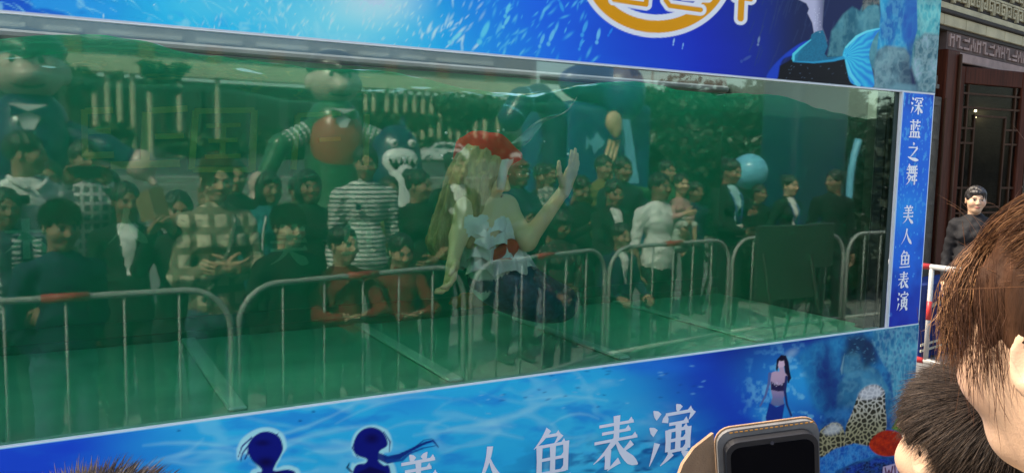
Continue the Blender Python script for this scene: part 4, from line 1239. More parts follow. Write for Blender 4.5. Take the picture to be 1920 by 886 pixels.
M_PINKD = mat('carved_recess', (.10, .065, .055), rough=.9, var=.2)
M_WOOD = mat('dark_redwood', (.060, .015, .007), rough=.6, var=.4, scale=3, stretch=(14, 14, 1), spec=.08)
M_WOOD2 = mat('brown_frame', (.055, .026, .014), spec=.08, rough=.6, var=.3, scale=4, stretch=(10, 10, 1))
M_DARKWALL = mat('dark_stone', (.045, .034, .022), rough=.6, var=.35, scale=9, bump=.5, bscale=40)
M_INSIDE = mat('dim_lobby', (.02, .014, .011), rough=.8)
bld = empty('building', tuple(FB))
tag(bld, 'tan stone building with carved meander frieze over dark wooden doors', 'building')
def fbuild(mb, name, mats, parent=bld, smooth=False):
    mb.v = [tuple(FM @ Vector(p)) for p in mb.v]
    mb.v = [(p[0] - FB[0], p[1] - FB[1], p[2]) for p in mb.v]
    return mb.build(name, mats, parent, smooth)
sL, sJ0, sJ1 = fac(1700, 300)[0], fac(1752, 300)[0], fac(1779, 300)[0]
sR = sJ1 + 2.6
z_rel0 = fac(1779, 94)[1]; z_rel1 = fac(1779, 58)[1]; z_tan1 = fac(1779, 27)[1]; z_fr0 = fac(1779, 14)[1]
z_top = 4.6
sE = sR + 4.5; sW = sL - .25
b = MB()
b.box((sW, .06, 0), (sJ0, 1.0, z_top)); b.box((sJ1, .06, z_rel0), (sR, 1.0, z_top)); b.box((sR, .06, 0), (sE, 1.0, z_top)); b.box((sJ0, .06, z_rel0), (sJ1, 1.0, z_top))
fbuild(b, 'wall', M_DARKWALL)
b = MB(); b.box((sW - .3, -.55, z_top + .002), (sE + .3, 5.0, z_top + .35)); fbuild(b, 'roof', M_TAN)
b = MB()
x = sJ0 - .6
k = 0
while x < sE - .6:                                  # plain course of stone blocks under the frieze
    b.box((x + .004, -.045, z_rel1 + .03), (x + .496, .058, z_tan1 - .02), bev=.006); x += .5
fbuild(b, 'stone_course', M_TAN)
b = MB(); b.box((sJ0 - .6, -.07, z_tan1 - .018), (sE, .058, z_tan1 + .022), bev=.008); b.box((sJ0 - .6, -.025, z_rel1 - .005), (sE, .058, z_rel1 + .028)); fbuild(b, 'moulding', M_TAND)
b = MB(); b.box((sJ0 - .6, -.050, z_tan1 + .024), (sE, .058, z_fr0 + .02), bev=.006); fbuild(b, 'ledge', M_TAN)
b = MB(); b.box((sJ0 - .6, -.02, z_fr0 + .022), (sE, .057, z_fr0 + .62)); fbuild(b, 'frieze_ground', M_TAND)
# meander frieze: square spirals standing proud of the dark ground
b = MB()
w = .150
def spiral(x0, z0, w, flip):
    t = w * .13; y0 = -.05
    def bar(xa, za, xb, zb):
        if flip: xa, xb = w - xb, w - xa
        b.box((x0 + xa, y0, z0 + za), (x0 + xb, -.0205, z0 + zb))
    bar(0, 0, t, w * .98); bar(t, w * .98 - t, w * .86, w * .98); bar(w * .86 - t, t * 1.6, w * .86, w * .98 - t); bar(w * .30, t * 1.6, w * .86 - t, t * 2.6)
    bar(w * .30, t * 2.6, w * .30 + t, w * .66); bar(w * .30 + t, w * .66 - t, w * .56, w * .66)
x = sJ0 - .55; k = 0
while x < sR + 1.2:
    spiral(x, z_fr0 + .035, w, k % 2); spiral(x, z_fr0 + .035 + .19, w, (k + 1) % 2); x += w + .012; k += 1
b.box((sJ0 - .6, -.04, z_fr0 + .193), (sE, -.0202, z_fr0 + .214))
fbuild(b, 'meander_relief', M_TAN)
# carved band over the door
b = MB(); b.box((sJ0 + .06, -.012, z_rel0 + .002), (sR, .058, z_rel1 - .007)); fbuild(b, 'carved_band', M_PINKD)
b = MB(); hb = z_rel1 - z_rel0 - .02; rr = random.Random(5); x = sJ0 + .10; k = 0
while x < sR - .1:
    z0 = z_rel0 + .01 + .02; z1 = z_rel1 - .03; zm = z0 + (z1 - z0) * rr.choice((.35, .5, .65)); t = .022; pat = k % 4
    if pat == 0:
        b.box((x, -.03, z0), (x + t, -.0125, z1)); b.box((x + t, -.03, zm), (x + .075, -.0125, zm + t)); b.box((x + .075, -.03, z0), (x + .075 + t, -.0125, z1)); x += .14
    elif pat == 1:
        b.box((x, -.03, zm), (x + t, -.0125, z1)); b.box((x + t, -.03, z1 - t), (x + .09, -.0125, z1)); b.box((x + .068, -.03, z0), (x + .068 + t, -.0125, z1 - t)); b.box((x + .09, -.03, z0), (x + .15, -.0125, z0 + t)); x += .185
    elif pat == 2:
        b.box((x, -.03, z0), (x + .13, -.0125, z0 + t)); b.box((x, -.03, zm), (x + .13, -.0125, zm + t)); b.box((x + .108, -.03, zm + t), (x + .13, -.0125, z1)); x += .165
    else:
        b.box((x, -.03, z0), (x + t, -.0125, zm)); b.box((x + .045, -.03, zm - .03), (x + .045 + t, -.0125, z1)); b.box((x + .09, -.03, z0), (x + .09 + t, -.0125, zm + .03)); x += .15
    k += 1
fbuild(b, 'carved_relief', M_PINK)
# jamb, lintel, dark opening
b = MB(); b.box((sJ0 + .03, -.045, 0), (sJ1 - .012, .058, z_rel0 - .002), bev=.01); fbuild(b, 'door_jamb', M_WOOD)
b = MB(); b.box((sJ1 - .055, -.075, 0), (sJ1 - .020, -.0455, z_rel0 - .03), bev=.008); fbuild(b, 'jamb_moulding', M_WOOD2)
b = MB(); b.box((sR, -.03, 0), (sR + .25, .058, z_rel0 - .002), bev=.01); fbuild(b, 'door_jamb', M_WOOD)
b = MB(); b.box((sJ1 - .010, -.02, z_rel0 - .10), (sR - .002, .4, z_rel0 - .002), bev=.008); fbuild(b, 'lintel', M_PINK)
b = MB(); b.box((sJ1 - .4, 4.2, 0), (sR + .4, 4.25, z_top)); b.box((sJ1 - .45, 1.0, 0), (sJ1 - .4, 4.25, z_top)); b.box((sR + .4, 1.0, 0), (sR + .45, 4.25, z_top)); b.box((sJ1 - .4, 1.0, z_rel0 + .3), (sR + .4, 4.2, z_rel0 + .34)); b.box((sJ1 - .4, .1, .003), (sR + .4, 4.2, .006))
fbuild(b, 'lobby', M_INSIDE)
# carved stone panel and thin rail between banner and door
b = MB(); b.box((sJ0 - .34, -.03, .3), (sJ0 + .005, .058, fac(1745, 180)[1]), bev=.01)
for i in range(14):
    b.box((sJ0 - .30, -.045, .45 + .16 * i), (sJ0 - .06 - .05 * (i % 2), -.0305, .49 + .16 * i)); b.box((sJ0 - .30 + .10 * (i % 2), -.045, .4905 + .16 * i), (sJ0 - .26 + .10 * (i % 2), -.0305, .5695 + .16 * i))
fbuild(b, 'carved_panel', M_DARKWALL)
b = MB(); b.tube([FMV for FMV in ((sJ0 + .015, -.06, 0), (sJ0 + .015, -.06, fac(1768, 185)[1]))], .012, 8); fbuild(b, 'rail', M_WOOD2)
# carved double door: the near leaf stands open towards the square
def leaf(hs, width, ang, name='door'):
    R = FM @ Matrix.Translation((hs, .03, 0)) @ Matrix.Rotation(ang, 4, 'Z')
    zt = z_rel0 - .13
    def put(mb, nm, m, par=bld):
        mb.v = [tuple(R @ Vector(p)) for p in mb.v]; mb.v = [(p[0] - FB[0], p[1] - FB[1], p[2]) for p in mb.v]
        return mb.build(nm, m, par)
    fw = .13; d0, d1 = -.03, .03
    b = MB(); b.box((0, d0, .02), (fw, d1, zt), bev=.008); b.box((width - fw, d0, .02), (width, d1, zt), bev=.008); b.box((fw + .001, d0, zt - .17), (width - fw - .001, d1, zt), bev=.008); b.box((fw + .001, d0, .02), (width - fw - .001, d1, .55), bev=.008); b.box((fw + .001, d0, .95), (width - fw - .001, d1, 1.05), bev=.006)
    dr = put(b, name, M_WOOD)
    b = MB(); b.box((fw + .001, -.004, .56), (width - fw - .001, .004, zt - .172)); put(b, 'glass', M_DOORGLASS, dr)
    b = MB(); x0, x1, z0, z1 = fw + .001, width - fw - .001, 1.06, zt - .175
    for xx in (x0 + .07, x1 - .09): b.box((xx, -.02, z0), (xx + .02, .02, z1))
    for zz in (z1 - .10, z1 - .24, z0 + .1, z0 + .24): b.box((x0, -.019, zz), (x1, .019, zz + .02))
    b.box((x0 + .2, -.018, z0 + .32), (x0 + .222, .018, z1 - .3)); b.box((x1 - .222, -.018, z0 + .32), (x1 - .2, .018, z1 - .3)); b.box((x0 + .2, -.0175, z1 - .32), (x1 - .2, .0175, z1 - .30)); b.box((x0 + .2, -.0175, z0 + .3), (x1 - .2, .0175, z0 + .32))
    for zz in (z0 + .5, z1 - .6, z1 - .45): b.box((x0, -.018, zz), (x0 + .2, .018, zz + .02)); b.box((x1 - .2, -.018, zz), (x1, .018, zz + .02))
    put(b, 'lattice', M_WOOD2, dr)
    b = MB(); b.tube([(width - .06, -.075, 1.0), (width - .06, -.08, 1.2), (width - .06, -.075, 1.4)], .014, 8); put(b, 'handle', mat('brass', (.5, .36, .12), rough=.3, metal=1), dr)
def doorglass():
    m, nt, bs = _new('door_glass')
    bs.inputs['Base Color'].default_value = (.02, .02, .018, 1); bs.inputs['Roughness'].default_value = .06
    tr = nt.nodes.new('ShaderNodeBsdfTransparent'); tr.inputs[0].default_value = (.75, .78, .72, 1)
    mx = nt.nodes.new('ShaderNodeMixShader'); mx.inputs[0].default_value = .10
    nt.links.new(tr.outputs[0], mx.inputs[1]); nt.links.new(bs.outputs[0], mx.inputs[2]); nt.links.new(mx.outputs[0], nt.nodes['Material Output'].inputs[0])
    return m
M_DOORGLASS = doorglass()
leaf(sJ1 + .06, 1.18, math.radians(-14))
leaf(sR - .02, 1.16, math.radians(180 + 8), 'door')
# small lit bulbs of the lobby chandelier, seen through the door glass
M_BULB, nt_, bs_ = _new('lit_bulb'); bs_.inputs['Emission Color'].default_value = (1, .86, .6, 1); bs_.inputs['Emission Strength'].default_value = 12
ch = MB()
pts = []
for u, v in ((1856, 171), (1838, 186), (1845, 204), (1829, 208), (1851, 212), (1829, 219), (1855, 242), (1848, 245), (1862, 246)):
    s_, z_ = fac(u, v, -.75); pts.append((s_, .75, z_))
chd = empty('chandelier', tuple(FM @ Vector((pts[2][0], .75, 2.0))))
tag(chd, 'chandelier of small lit bulbs inside the dark lobby behind the door glass', 'chandelier')
cm = Matrix.Translation(-chd.location) @ FM
b = MB(); top = (pts[2][0], .75, z_rel0 + .29)
b.tube([cm @ Vector(top), cm @ Vector((pts[2][0], .75, pts[2][2] + .1))], .008, 6)
for p in pts: b.tube([cm @ Vector((pts[2][0], .75, pts[2][2] + .1)), cm @ Vector((p[0], 2.2, p[2] + .02))], .004, 5)
b.build('stem', mat('bronze', (.10, .07, .04), rough=.4, metal=.8), chd)
for p in pts:
    b = MB(); b.sphere(cm @ Vector(p), .013, 10, 6); b.build('bulb', M_BULB, chd, True)

# ------------------------------------------------------------------ barriers
M_BAR = mat('white_barrier_paint', (.34, .34, .335), rough=.4, var=.08, scale=8)
M_BARR = mat('red_barrier_band', (.42, .03, .03), rough=.4, var=.15)
M_RUB = mat('rubber_foot', (.03, .03, .03), rough=.8)
def make_barrier(L, H, label, group=None, red=True, low=.25, corner=.22, nb=5):
    t = empty('barrier'); tag(t, label, 'barrier', group)
    c = corner
    arc = lambda cx, sg: [(cx + sg * c * math.sin(a), 0, H - c + c * math.cos(a)) for a in np.linspace(0, math.pi / 2, 7)]
    pts = [(0, 0, .06)] + arc(c, -1)[::-1] + arc(L - c, 1) + [(L, 0, .06)]
    b = MB(); b.tube(pts, .0165, 12); b.build('frame_tube', M_BAR, t, True)
    b = MB(); b.tube([(.0, 0, low), (L, 0, low)], .017, 10); b.build('lower_rail', M_BAR, t, True)
    if red:
        for x in (L / 2 - .1,):
            b = MB(); b.tube([(x, 0, H), (x + .2, 0, H)], .0225, 12); b.build('red_band', M_BARR, t, True)
    for i in range(nb):
        x = L * (i + 1) / (nb + 1)
        b = MB(); b.tube([(x, 0, low), (x, 0, H - .01)], .0062, 8); b.build('bar', M_BAR, t, True)
    for x in (0.0, L):
        b = MB(); b.tube([(x, -.24, .03), (x, -.05, .065), (x, .05, .065), (x, .24, .03)], .016, 8); b.build('foot', M_BAR, t, True)
        for q in (-.23, .23):
            b = MB(); b.box((x - .02, q - .03, 0), (x + .02, q + .03, .035)); b.build('foot_pad', M_RUB, t)
    return t
def copy_tree(o, parent=None):
    c = o.copy(); COL.objects.link(c)
    if parent is not None: c.parent = parent
    for ch_ in list(o.children): copy_tree(ch_, c)
    return c
GB = 'white crowd barriers facing the tank'
proto = make_barrier(1.50, 1.10, 'white tubular barrier holding back the crowd reflected in the tank glass', GB)
line_pts = [(-2.26, -1.75, 0), (-.72, -1.75, 0), (.82, -1.77, -12), (2.34, -2.08, -19), (3.80, -2.57, -8), (5.34, -2.79, 0), (6.90, -2.79, 0)]
for i, (x, y, a) in enumerate(line_pts):
    o = proto if i == 0 else copy_tree(proto)
    o.location = (x, y, 0); o.rotation_euler = (0, 0, math.radians(a))
# the barrier beside the tank: red and white, square cornered
pA = at_depth(1722, 497, 6.30); pB = at_depth(1800, 507, 6.05)
dv = pB - pA; ang = math.atan2(dv[1], dv[0])
t = empty('barrier', (pA[0] - .55 * math.cos(ang), pA[1] - .55 * math.sin(ang), 0), ang)
tag(t, 'red and white square-cornered barrier standing beside the tank before the doors', 'barrier')
zt_, zb_ = pA[2], at_depth(1722, 675, 6.30)[2]; Lb = 2.4
def seg_tube(p0, p1, r, n_seg, first_red, nm):
    p0, p1 = np.array(p0), np.array(p1); L_ = np.linalg.norm(p1 - p0)
    b = MB(); b.tube([p0, p1], r, 12); o = b.build(nm, M_BAR, t, True)
    return o
def bands(p0, p1, r, spans):
    p0, p1 = np.array(p0), np.array(p1)
    for a, c in spans:
        b = MB(); b.tube([p0 + (p1 - p0) * a, p0 + (p1 - p0) * c], r + .0012, 12); b.build('red_band', M_BARR, t, True)
for z_, nm in ((zt_, 'top_rail'), (zb_, 'lower_rail')):
    seg_tube((0, 0, z_), (Lb, 0, z_), .021, 1, True, nm); bands((0, 0, z_), (Lb, 0, z_), .021, ((.0, .08), (.20, .268), (.46, .53), (.72, .79), (.93, 1)))
for x, lo_z in ((.0, .02), (.655, zb_), (1.2, .02), (1.75, zb_), (2.4, .02)):
    seg_tube((x, 0, lo_z), (x, 0, zt_), .018, 1, False, 'post'); bands((x, 0, zb_), (x, 0, zt_), .018, ((.44, .64),))
for x in (.0, 1.2, 2.4):
    b = MB(); b.box((x - .03, -.22, 0), (x + .03, .22, .02), bev=.005); b.build('foot', M_BARR, t)

# ------------------------------------------------------------------ cloth-covered table behind that barrier
pc = at_depth(1752, 300, 7.9)
cart = empty('draped_table', (pc[0] + .05, pc[1] + .1, 0), math.radians(10)); tag(cart, 'table draped in navy blue cloth with cream wave and stripes by the doors', 'table')
b = MB(); b.box((-.75, -.32, .66), (.62, .38, .70), bev=.01); b.build('tabletop', M_WOOD2, cart)
M_NAVY = mat_cloth('navy_cloth', (.014, .034, .16)); M_CREAM = mat_cloth('cream_cloth', (.62, .58, .44))
def drape():
    V, F = [], []; n = 60
    per = [(-.76 + 1.39 * i / n, -.33) for i in range(n + 1)] + [(.63, -.33 + .72 * i / 20) for i in range(1, 21)] + [(.63 - 1.39 * i / n, .39) for i in range(1, n + 1)] + [(-.76, .39 - .72 * i / 20) for i in range(1, 20)]
    m = len(per); cx, cy = -.065, .03
    for k, (z, e) in enumerate(((.705, 0), (.69, .008), (.45, .012), (.2, .02), (.02, .028))):
        for i, (x, y) in enumerate(per):
            f = e * (1 + .9 * math.sin(i * .9)) if k > 1 else e
            V.append((x + (f if x > .6 else -f if x < -.7 else 0), y + (f if y > .3 else -f if y < -.3 else 0), z))
    for k in range(4):
        for i in range(m): F.append((k * m + i, (k + 1) * m + i, (k + 1) * m + (i + 1) % m, k * m + (i + 1) % m))
    F.append(tuple(range(m)))
    return V, F
V, F = drape(); cl = mesh_obj('tablecloth', V, F, M_NAVY, None, True); cl.location = cart.location; cl.rotation_euler = cart.rotation_euler
tag(cl, 'navy cloth with cream wave print draped over the table by the doors', 'tablecloth')
b = MB()
for z in (.10, .155): b.box((-.79, -.392, z), (.655, -.388, z + .022))
b.build('stripe', M_CREAM, cl)
b = MB(); wv = smooth_pts([(-.70, -.394, .50), (-.45, -.394, .53), (-.25, -.394, .44), (-.05, -.394, .40), (.15, -.394, .43), (.4, -.394, .52)], 8)
for i in range(len(wv) - 1):
    p, q = wv[i], wv[i + 1]; b.add([(p[0], -.394, p[2] - .018), (q[0], -.394, q[2] - .018), (q[0], -.394, q[2] + .018), (p[0], -.394, p[2] + .018)], [(0, 1, 2, 3)])
b.build('wave_print', M_CREAM, cl)
b = MB(); n = 28
V = [(.22, -.396, .47)] + [(.22 + .13 * math.cos(2 * math.pi * i / n), -.396, .47 + .095 * math.sin(2 * math.pi * i / n)) for i in range(n)]
b.add(V, [(0, 1 + i, 1 + (i + 1) % n) for i in range(n)]); b.build('disc_print', M_CREAM, cl)
# ------------------------------------------------------------------ what stands across the square and shows in the glass
M_CONC = mat('grey_render', (.26, .26, .25), rough=.8, var=.12, scale=.6)
M_BEAM = mat('cream_beam', (.50, .46, .33), rough=.7, var=.1, scale=.8)
M_BRICK = mat('brown_tile', (.15, .075, .04), rough=.7, var=.25, scale=1.2)
M_WIN = mat('dark_window', (.02, .028, .03), rough=.08, var=.3, spec=.6)
M_WHT = mat('white_trim', (.60, .60, .58), rough=.6, var=.08)
BD = 80.0
bb = empty('colonnade_building', (0, -BD, 1.19)); tag(bb, 'long building with a row of cream columns across the road, mirrored in the glass', 'building')
def bx(u0, v0, u1, v1, d=BD):                        # x0, x1, z0, z1 of a level rectangle at distance d
    a = mirrored(u0, v0, d); c = mirrored(u1, v1, d)
    return a[0], c[0], min(a[2], c[2]), max(a[2], c[2])
xw, xe = mirrored(60, 200, BD)[0] - 14, mirrored(1018, 200, BD)[0]
zb0 = mirrored(450, 150, BD)[2]; zb1 = mirrored(450, 122, BD)[2]; zd0 = mirrored(450, 84, BD)[2]; zd1 = mirrored(450, 76, BD)[2]; zt = mirrored(450, 10, BD)[2]
def lb(mb, nm, m): 
    mb.v = [(p[0], p[1] + BD, p[2] - 1.19) for p in mb.v]
    return mb.build(nm, m, bb)
b = MB(); b.box((xw, -BD - 14, 1.19), (xe, -BD - 5.0, zb0)); lb(b, 'back_wall', M_CONC)
b = MB(); b.box((xw, -BD - 13.9, zb1 + .005), (xe - .5, -BD - .8, zt)); lb(b, 'upper_wall', M_CONC)
b = MB(); b.box((xw, -BD - 1.5, zb0), (xe, -BD, zb1), bev=.05); lb(b, 'beam', M_BEAM)
b = MB(); x = xw
while x < xe: b.box((x, -BD - .79, zb1 + .35), (x + 4.6, -BD - .72, zd0 - .5)); x += 6.0
lb(b, 'window_band', M_WIN)
for i in range(int((xe - xw) / 6.0) + 1):
    x = xw + 4.6 + 6.0 * i
    if x + 1.4 < xe - .5:
        b = MB(); b.box((x, -BD - .79, zb1 + .01), (x + 1.4, -BD - .55, zd0 - .1)); lb(b, 'pier', M_BRICK)
x = xw; k = 0
while x < xe - 6:
    L = (5.2, 2.6, 3.4, 3.0, 7.0, 4.2)[k % 6]
    b = MB(); b.box((x, -BD - .79, zd0), (x + L, -BD - .5, zd1), bev=.03); lb(b, 'white_ledge', M_WHT); x += L + 1.3; k += 1
xs = [mirrored(u, 160, BD)[0] for u in (178, 202, 225, 250, 282, 338, 410)] + [mirrored(u, 200, BD)[0] for u in (690, 705, 730, 747, 765, 782, 798, 814, 829, 850, 866, 881, 897, 915, 940)]
for x in xs:
    b = MB(); b.tube([(x, -BD - .7, 1.19), (x, -BD - .7, zb0)], .24, 12); o = lb(b, 'column', M_BEAM)
b = MB(); x = xw
while x < xe - 3: b.box((x, -BD - 4.99, 2.2), (x + 2.4, -BD - 4.9, zb0 - 1.0)); x += 3.4
lb(b, 'ground_window', M_WIN)

# trees and hedges: leaf-sized faces spread through the crown
def leaf_cloud(n, centers, radii, size, seed):
    r = np.random.default_rng(seed)
    k = r.integers(0, len(centers), n)
    d = r.normal(size=(n, 3)); d /= np.linalg.norm(d, axis=1, keepdims=True)
    rad = r.random(n) ** .45
    P = np.array(centers)[k] + d * rad[:, None] * np.array(radii)[k]
    a = r.normal(size=(n, 3)); a /= np.linalg.norm(a, axis=1, keepdims=True)
    c = np.cross(a, r.normal(size=(n, 3))); c /= np.linalg.norm(c, axis=1, keepdims=True)
    s = size * (.6 + .8 * r.random(n))[:, None]
    V = np.stack([P - a * s, P + c * s * .5, P + a * s, P - c * s * .5], 1).reshape(-1, 3)
    return V, np.arange(4 * n).reshape(-1, 4)
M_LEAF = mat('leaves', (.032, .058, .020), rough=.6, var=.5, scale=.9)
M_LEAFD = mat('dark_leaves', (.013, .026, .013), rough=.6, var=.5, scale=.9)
M_BARK = mat('bark', (.06, .045, .032), rough=.9, var=.3, scale=8, bump=.5)
def tree(u, vtop, vbot, dist, spread, label, group=None, lm=None, n=2600, seed=1, size=.16, zg=None):
    base = mirrored(u, 300, dist); zg = (1.19 if dist > 18.7 else 0.0) if zg is None else zg
    top = mirrored(u, vtop, dist)[2]; low = mirrored(u, vbot, dist)[2]
    t = empty('tree', (base[0], base[1], zg)); tag(t, label, 'tree', group)
    r = random.Random(seed); H = top - zg; lw = max(low - zg, .6)
    b = MB(); tips = []
    fork = lw * .8
    b.tube(smooth_pts([(0, 0, -.05), (.06, .03, fork * .5), (.0, .05, fork), (.15, 0, H * .75)], 5), list(np.linspace(.13 * H / 6 + .04, .03, 16)), 9)
    for i in range(7):
        a = i * 2.4 + r.random(); z0 = fork * (.75 + .5 * r.random()); rl = spread * (.5 + .45 * r.random())
        e = (rl * math.cos(a), rl * math.sin(a), z0 + (H - z0) * (.35 + .5 * r.random()))
        b.tube(smooth_pts([(0, .03, z0), (e[0] * .45, e[1] * .45, z0 + (e[2] - z0) * .35), e], 4), list(np.linspace(.06 * H / 6 + .01, .012, 9)), 6); tips.append(e)
    b.build('trunk', M_BARK, t, True)
    cs, rs = [], []
    for e in tips + [(0, 0, H * .85)]:
        for q in range(3):
            cs.append((e[0] + r.gauss(0, spread * .22), e[1] + r.gauss(0, spread * .22), min(max(e[2] + r.gauss(0, (H - lw) * .13), lw), H * .93)))
            k = spread * (.20 + .22 * r.random()); rs.append((k, k, k * .7))
    V, Q = leaf_cloud(n, cs, rs, size, seed)
    mesh_obj('crown', V, Q, lm or M_LEAF, t)
    return t
GT = 'dark trees beyond the crowd'
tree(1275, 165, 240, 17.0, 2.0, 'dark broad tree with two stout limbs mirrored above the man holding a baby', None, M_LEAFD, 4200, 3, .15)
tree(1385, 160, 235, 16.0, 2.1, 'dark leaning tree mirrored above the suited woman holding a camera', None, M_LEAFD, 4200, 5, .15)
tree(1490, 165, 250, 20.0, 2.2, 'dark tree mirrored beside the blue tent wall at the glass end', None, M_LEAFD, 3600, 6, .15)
tree(872, 182, 232, 70.0, 3.4, 'broad green tree standing before the right half of the column row', None, M_LEAF, 3800, 8, .32)
tree(735, 216, 245, 72.0, 3.4, 'small green tree mirrored just above the white car', None, M_LEAF, 2400, 9, .30)
tree(132, 112, 160, 70.0, 2.2, 'small bushy tree mirrored beside the pink inflatable head', None, M_LEAF, 1500, 11, .26)
tree(306, 112, 170, 72.0, 1.5, 'slim tree standing before the left columns of the long building', None, M_LEAF, 2000, 13, .30)
def hedge(u0, u1, vtop, dist, label, seed, lm=M_LEAF, zg=1.19, n=3000, dep=.8, size=.14):
    a = mirrored(u0, vtop, dist); c = mirrored(u1, vtop, dist); H = a[2] - zg
    t = empty('hedge', ((a[0] + c[0]) / 2, a[1], zg)); tag(t, label, 'hedge')
    W = (c[0] - a[0]) / 2; r = random.Random(seed); cs, rs = [], []
    for i in range(int(W * 2 / (H * .7)) + 3):
        cs.append((-W + 2 * W * r.random(), r.gauss(0, dep * .3), H * (.30 + .35 * r.random()))); rs.append((H * .6, dep, H * .42 * (.7 + .5 * r.random())))
    V, Q = leaf_cloud(n, cs, rs, size, seed); V[:, 2] = np.maximum(V[:, 2], .0)
    mesh_obj('foliage', V, Q, lm, t)
    b = MB()
    for i in range(14):
        x = -W + 2 * W * (i + .5) / 14; b.tube([(x, 0, -.03), (x + .1, .05, H * .5)], [.03, .012], 6)
    b.build('stems', M_BARK, t)
hedge(60, 620, 226, 68.0, 'long clipped hedge mirrored under the left columns', 21, M_LEAF, n=5200, dep=1.6, size=.36)
hedge(640, 960, 244, 70.0, 'hedge mirrored between the column row and the white car', 22, M_LEAF, n=4200, dep=1.6, size=.36)
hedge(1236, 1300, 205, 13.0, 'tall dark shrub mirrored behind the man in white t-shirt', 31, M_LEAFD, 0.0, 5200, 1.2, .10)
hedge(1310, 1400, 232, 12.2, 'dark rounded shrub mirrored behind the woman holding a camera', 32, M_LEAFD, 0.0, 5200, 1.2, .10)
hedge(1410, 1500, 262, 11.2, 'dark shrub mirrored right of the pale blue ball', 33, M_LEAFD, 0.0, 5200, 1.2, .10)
hedge(1585, 1720, 178, 8.6, 'dark shrub added beside the navy tent wall to darken the glass end', 34, M_LEAFD, 0.0, 5200, 1.0, .10)  # added to darken the pale reflection at the glass end
hedge(1300, 1480, 428, 5.0, 'low dark hedge added behind the suited women to hide sunlit paving', 35, M_LEAFD, 0.0, 5200, .5, .05)  # added low hedge: stands in for shade over the sunlit paving
hedge(1490, 1700, 424, 4.75, 'low dark hedge added behind the person in dark suit to hide sunlit paving', 36, M_LEAFD, 0.0, 5200, .5, .05)  # added likewise, so this end of the paving mirrors dark
hedge(1225, 1420, 288, 24.0, 'low dark hedge at the foot of the white railing', 23, M_LEAFD, n=2600)

# white railing, lamp post
fz0 = 1.19
fu0, fu1 = mirrored(1205, 265, 27.0), mirrored(1460, 265, 27.0)
fr = empty('railing', (fu0[0], fu0[1], fz0)); tag(fr, 'white post and rail fence mirrored in front of the dark trees', 'fence')
Lf = fu1[0] - fu0[0]; Hf = fu0[2] - fz0
for z in (Hf, Hf * .45): b = MB(); b.tube([(0, 0, z), (Lf, 0, z)], .035, 8); b.build('rail', M_WHT, fr, True)
n = 9
for i in range(n + 1): b = MB(); b.box((Lf * i / n - .05, -.05, 0), (Lf * i / n + .05, .05, Hf + .12), bev=.01); b.build('post', M_WHT, fr)
p = mirrored(1222, 190, 21.0)
lp = empty('lamp_post', (p[0], p[1], 1.19)); tag(lp, 'slender grey lamp post mirrored right of the blue tent', 'lamp post')
b = MB(); b.tube([(0, 0, 0), (0, 0, 4.2)], [.06, .04], 10); b.build('pole', M_CONC, lp, True)
b = MB(); b.tube([(0, 0, 4.2), (0, .25, 4.4), (0, .6, 4.42)], .03, 8); b.build('arm', M_CONC, lp, True)
b = MB(); b.box((-.10, .5, 4.36), (.10, .95, 4.43), bev=.02); b.build('lamp_head', M_WHT, lp)

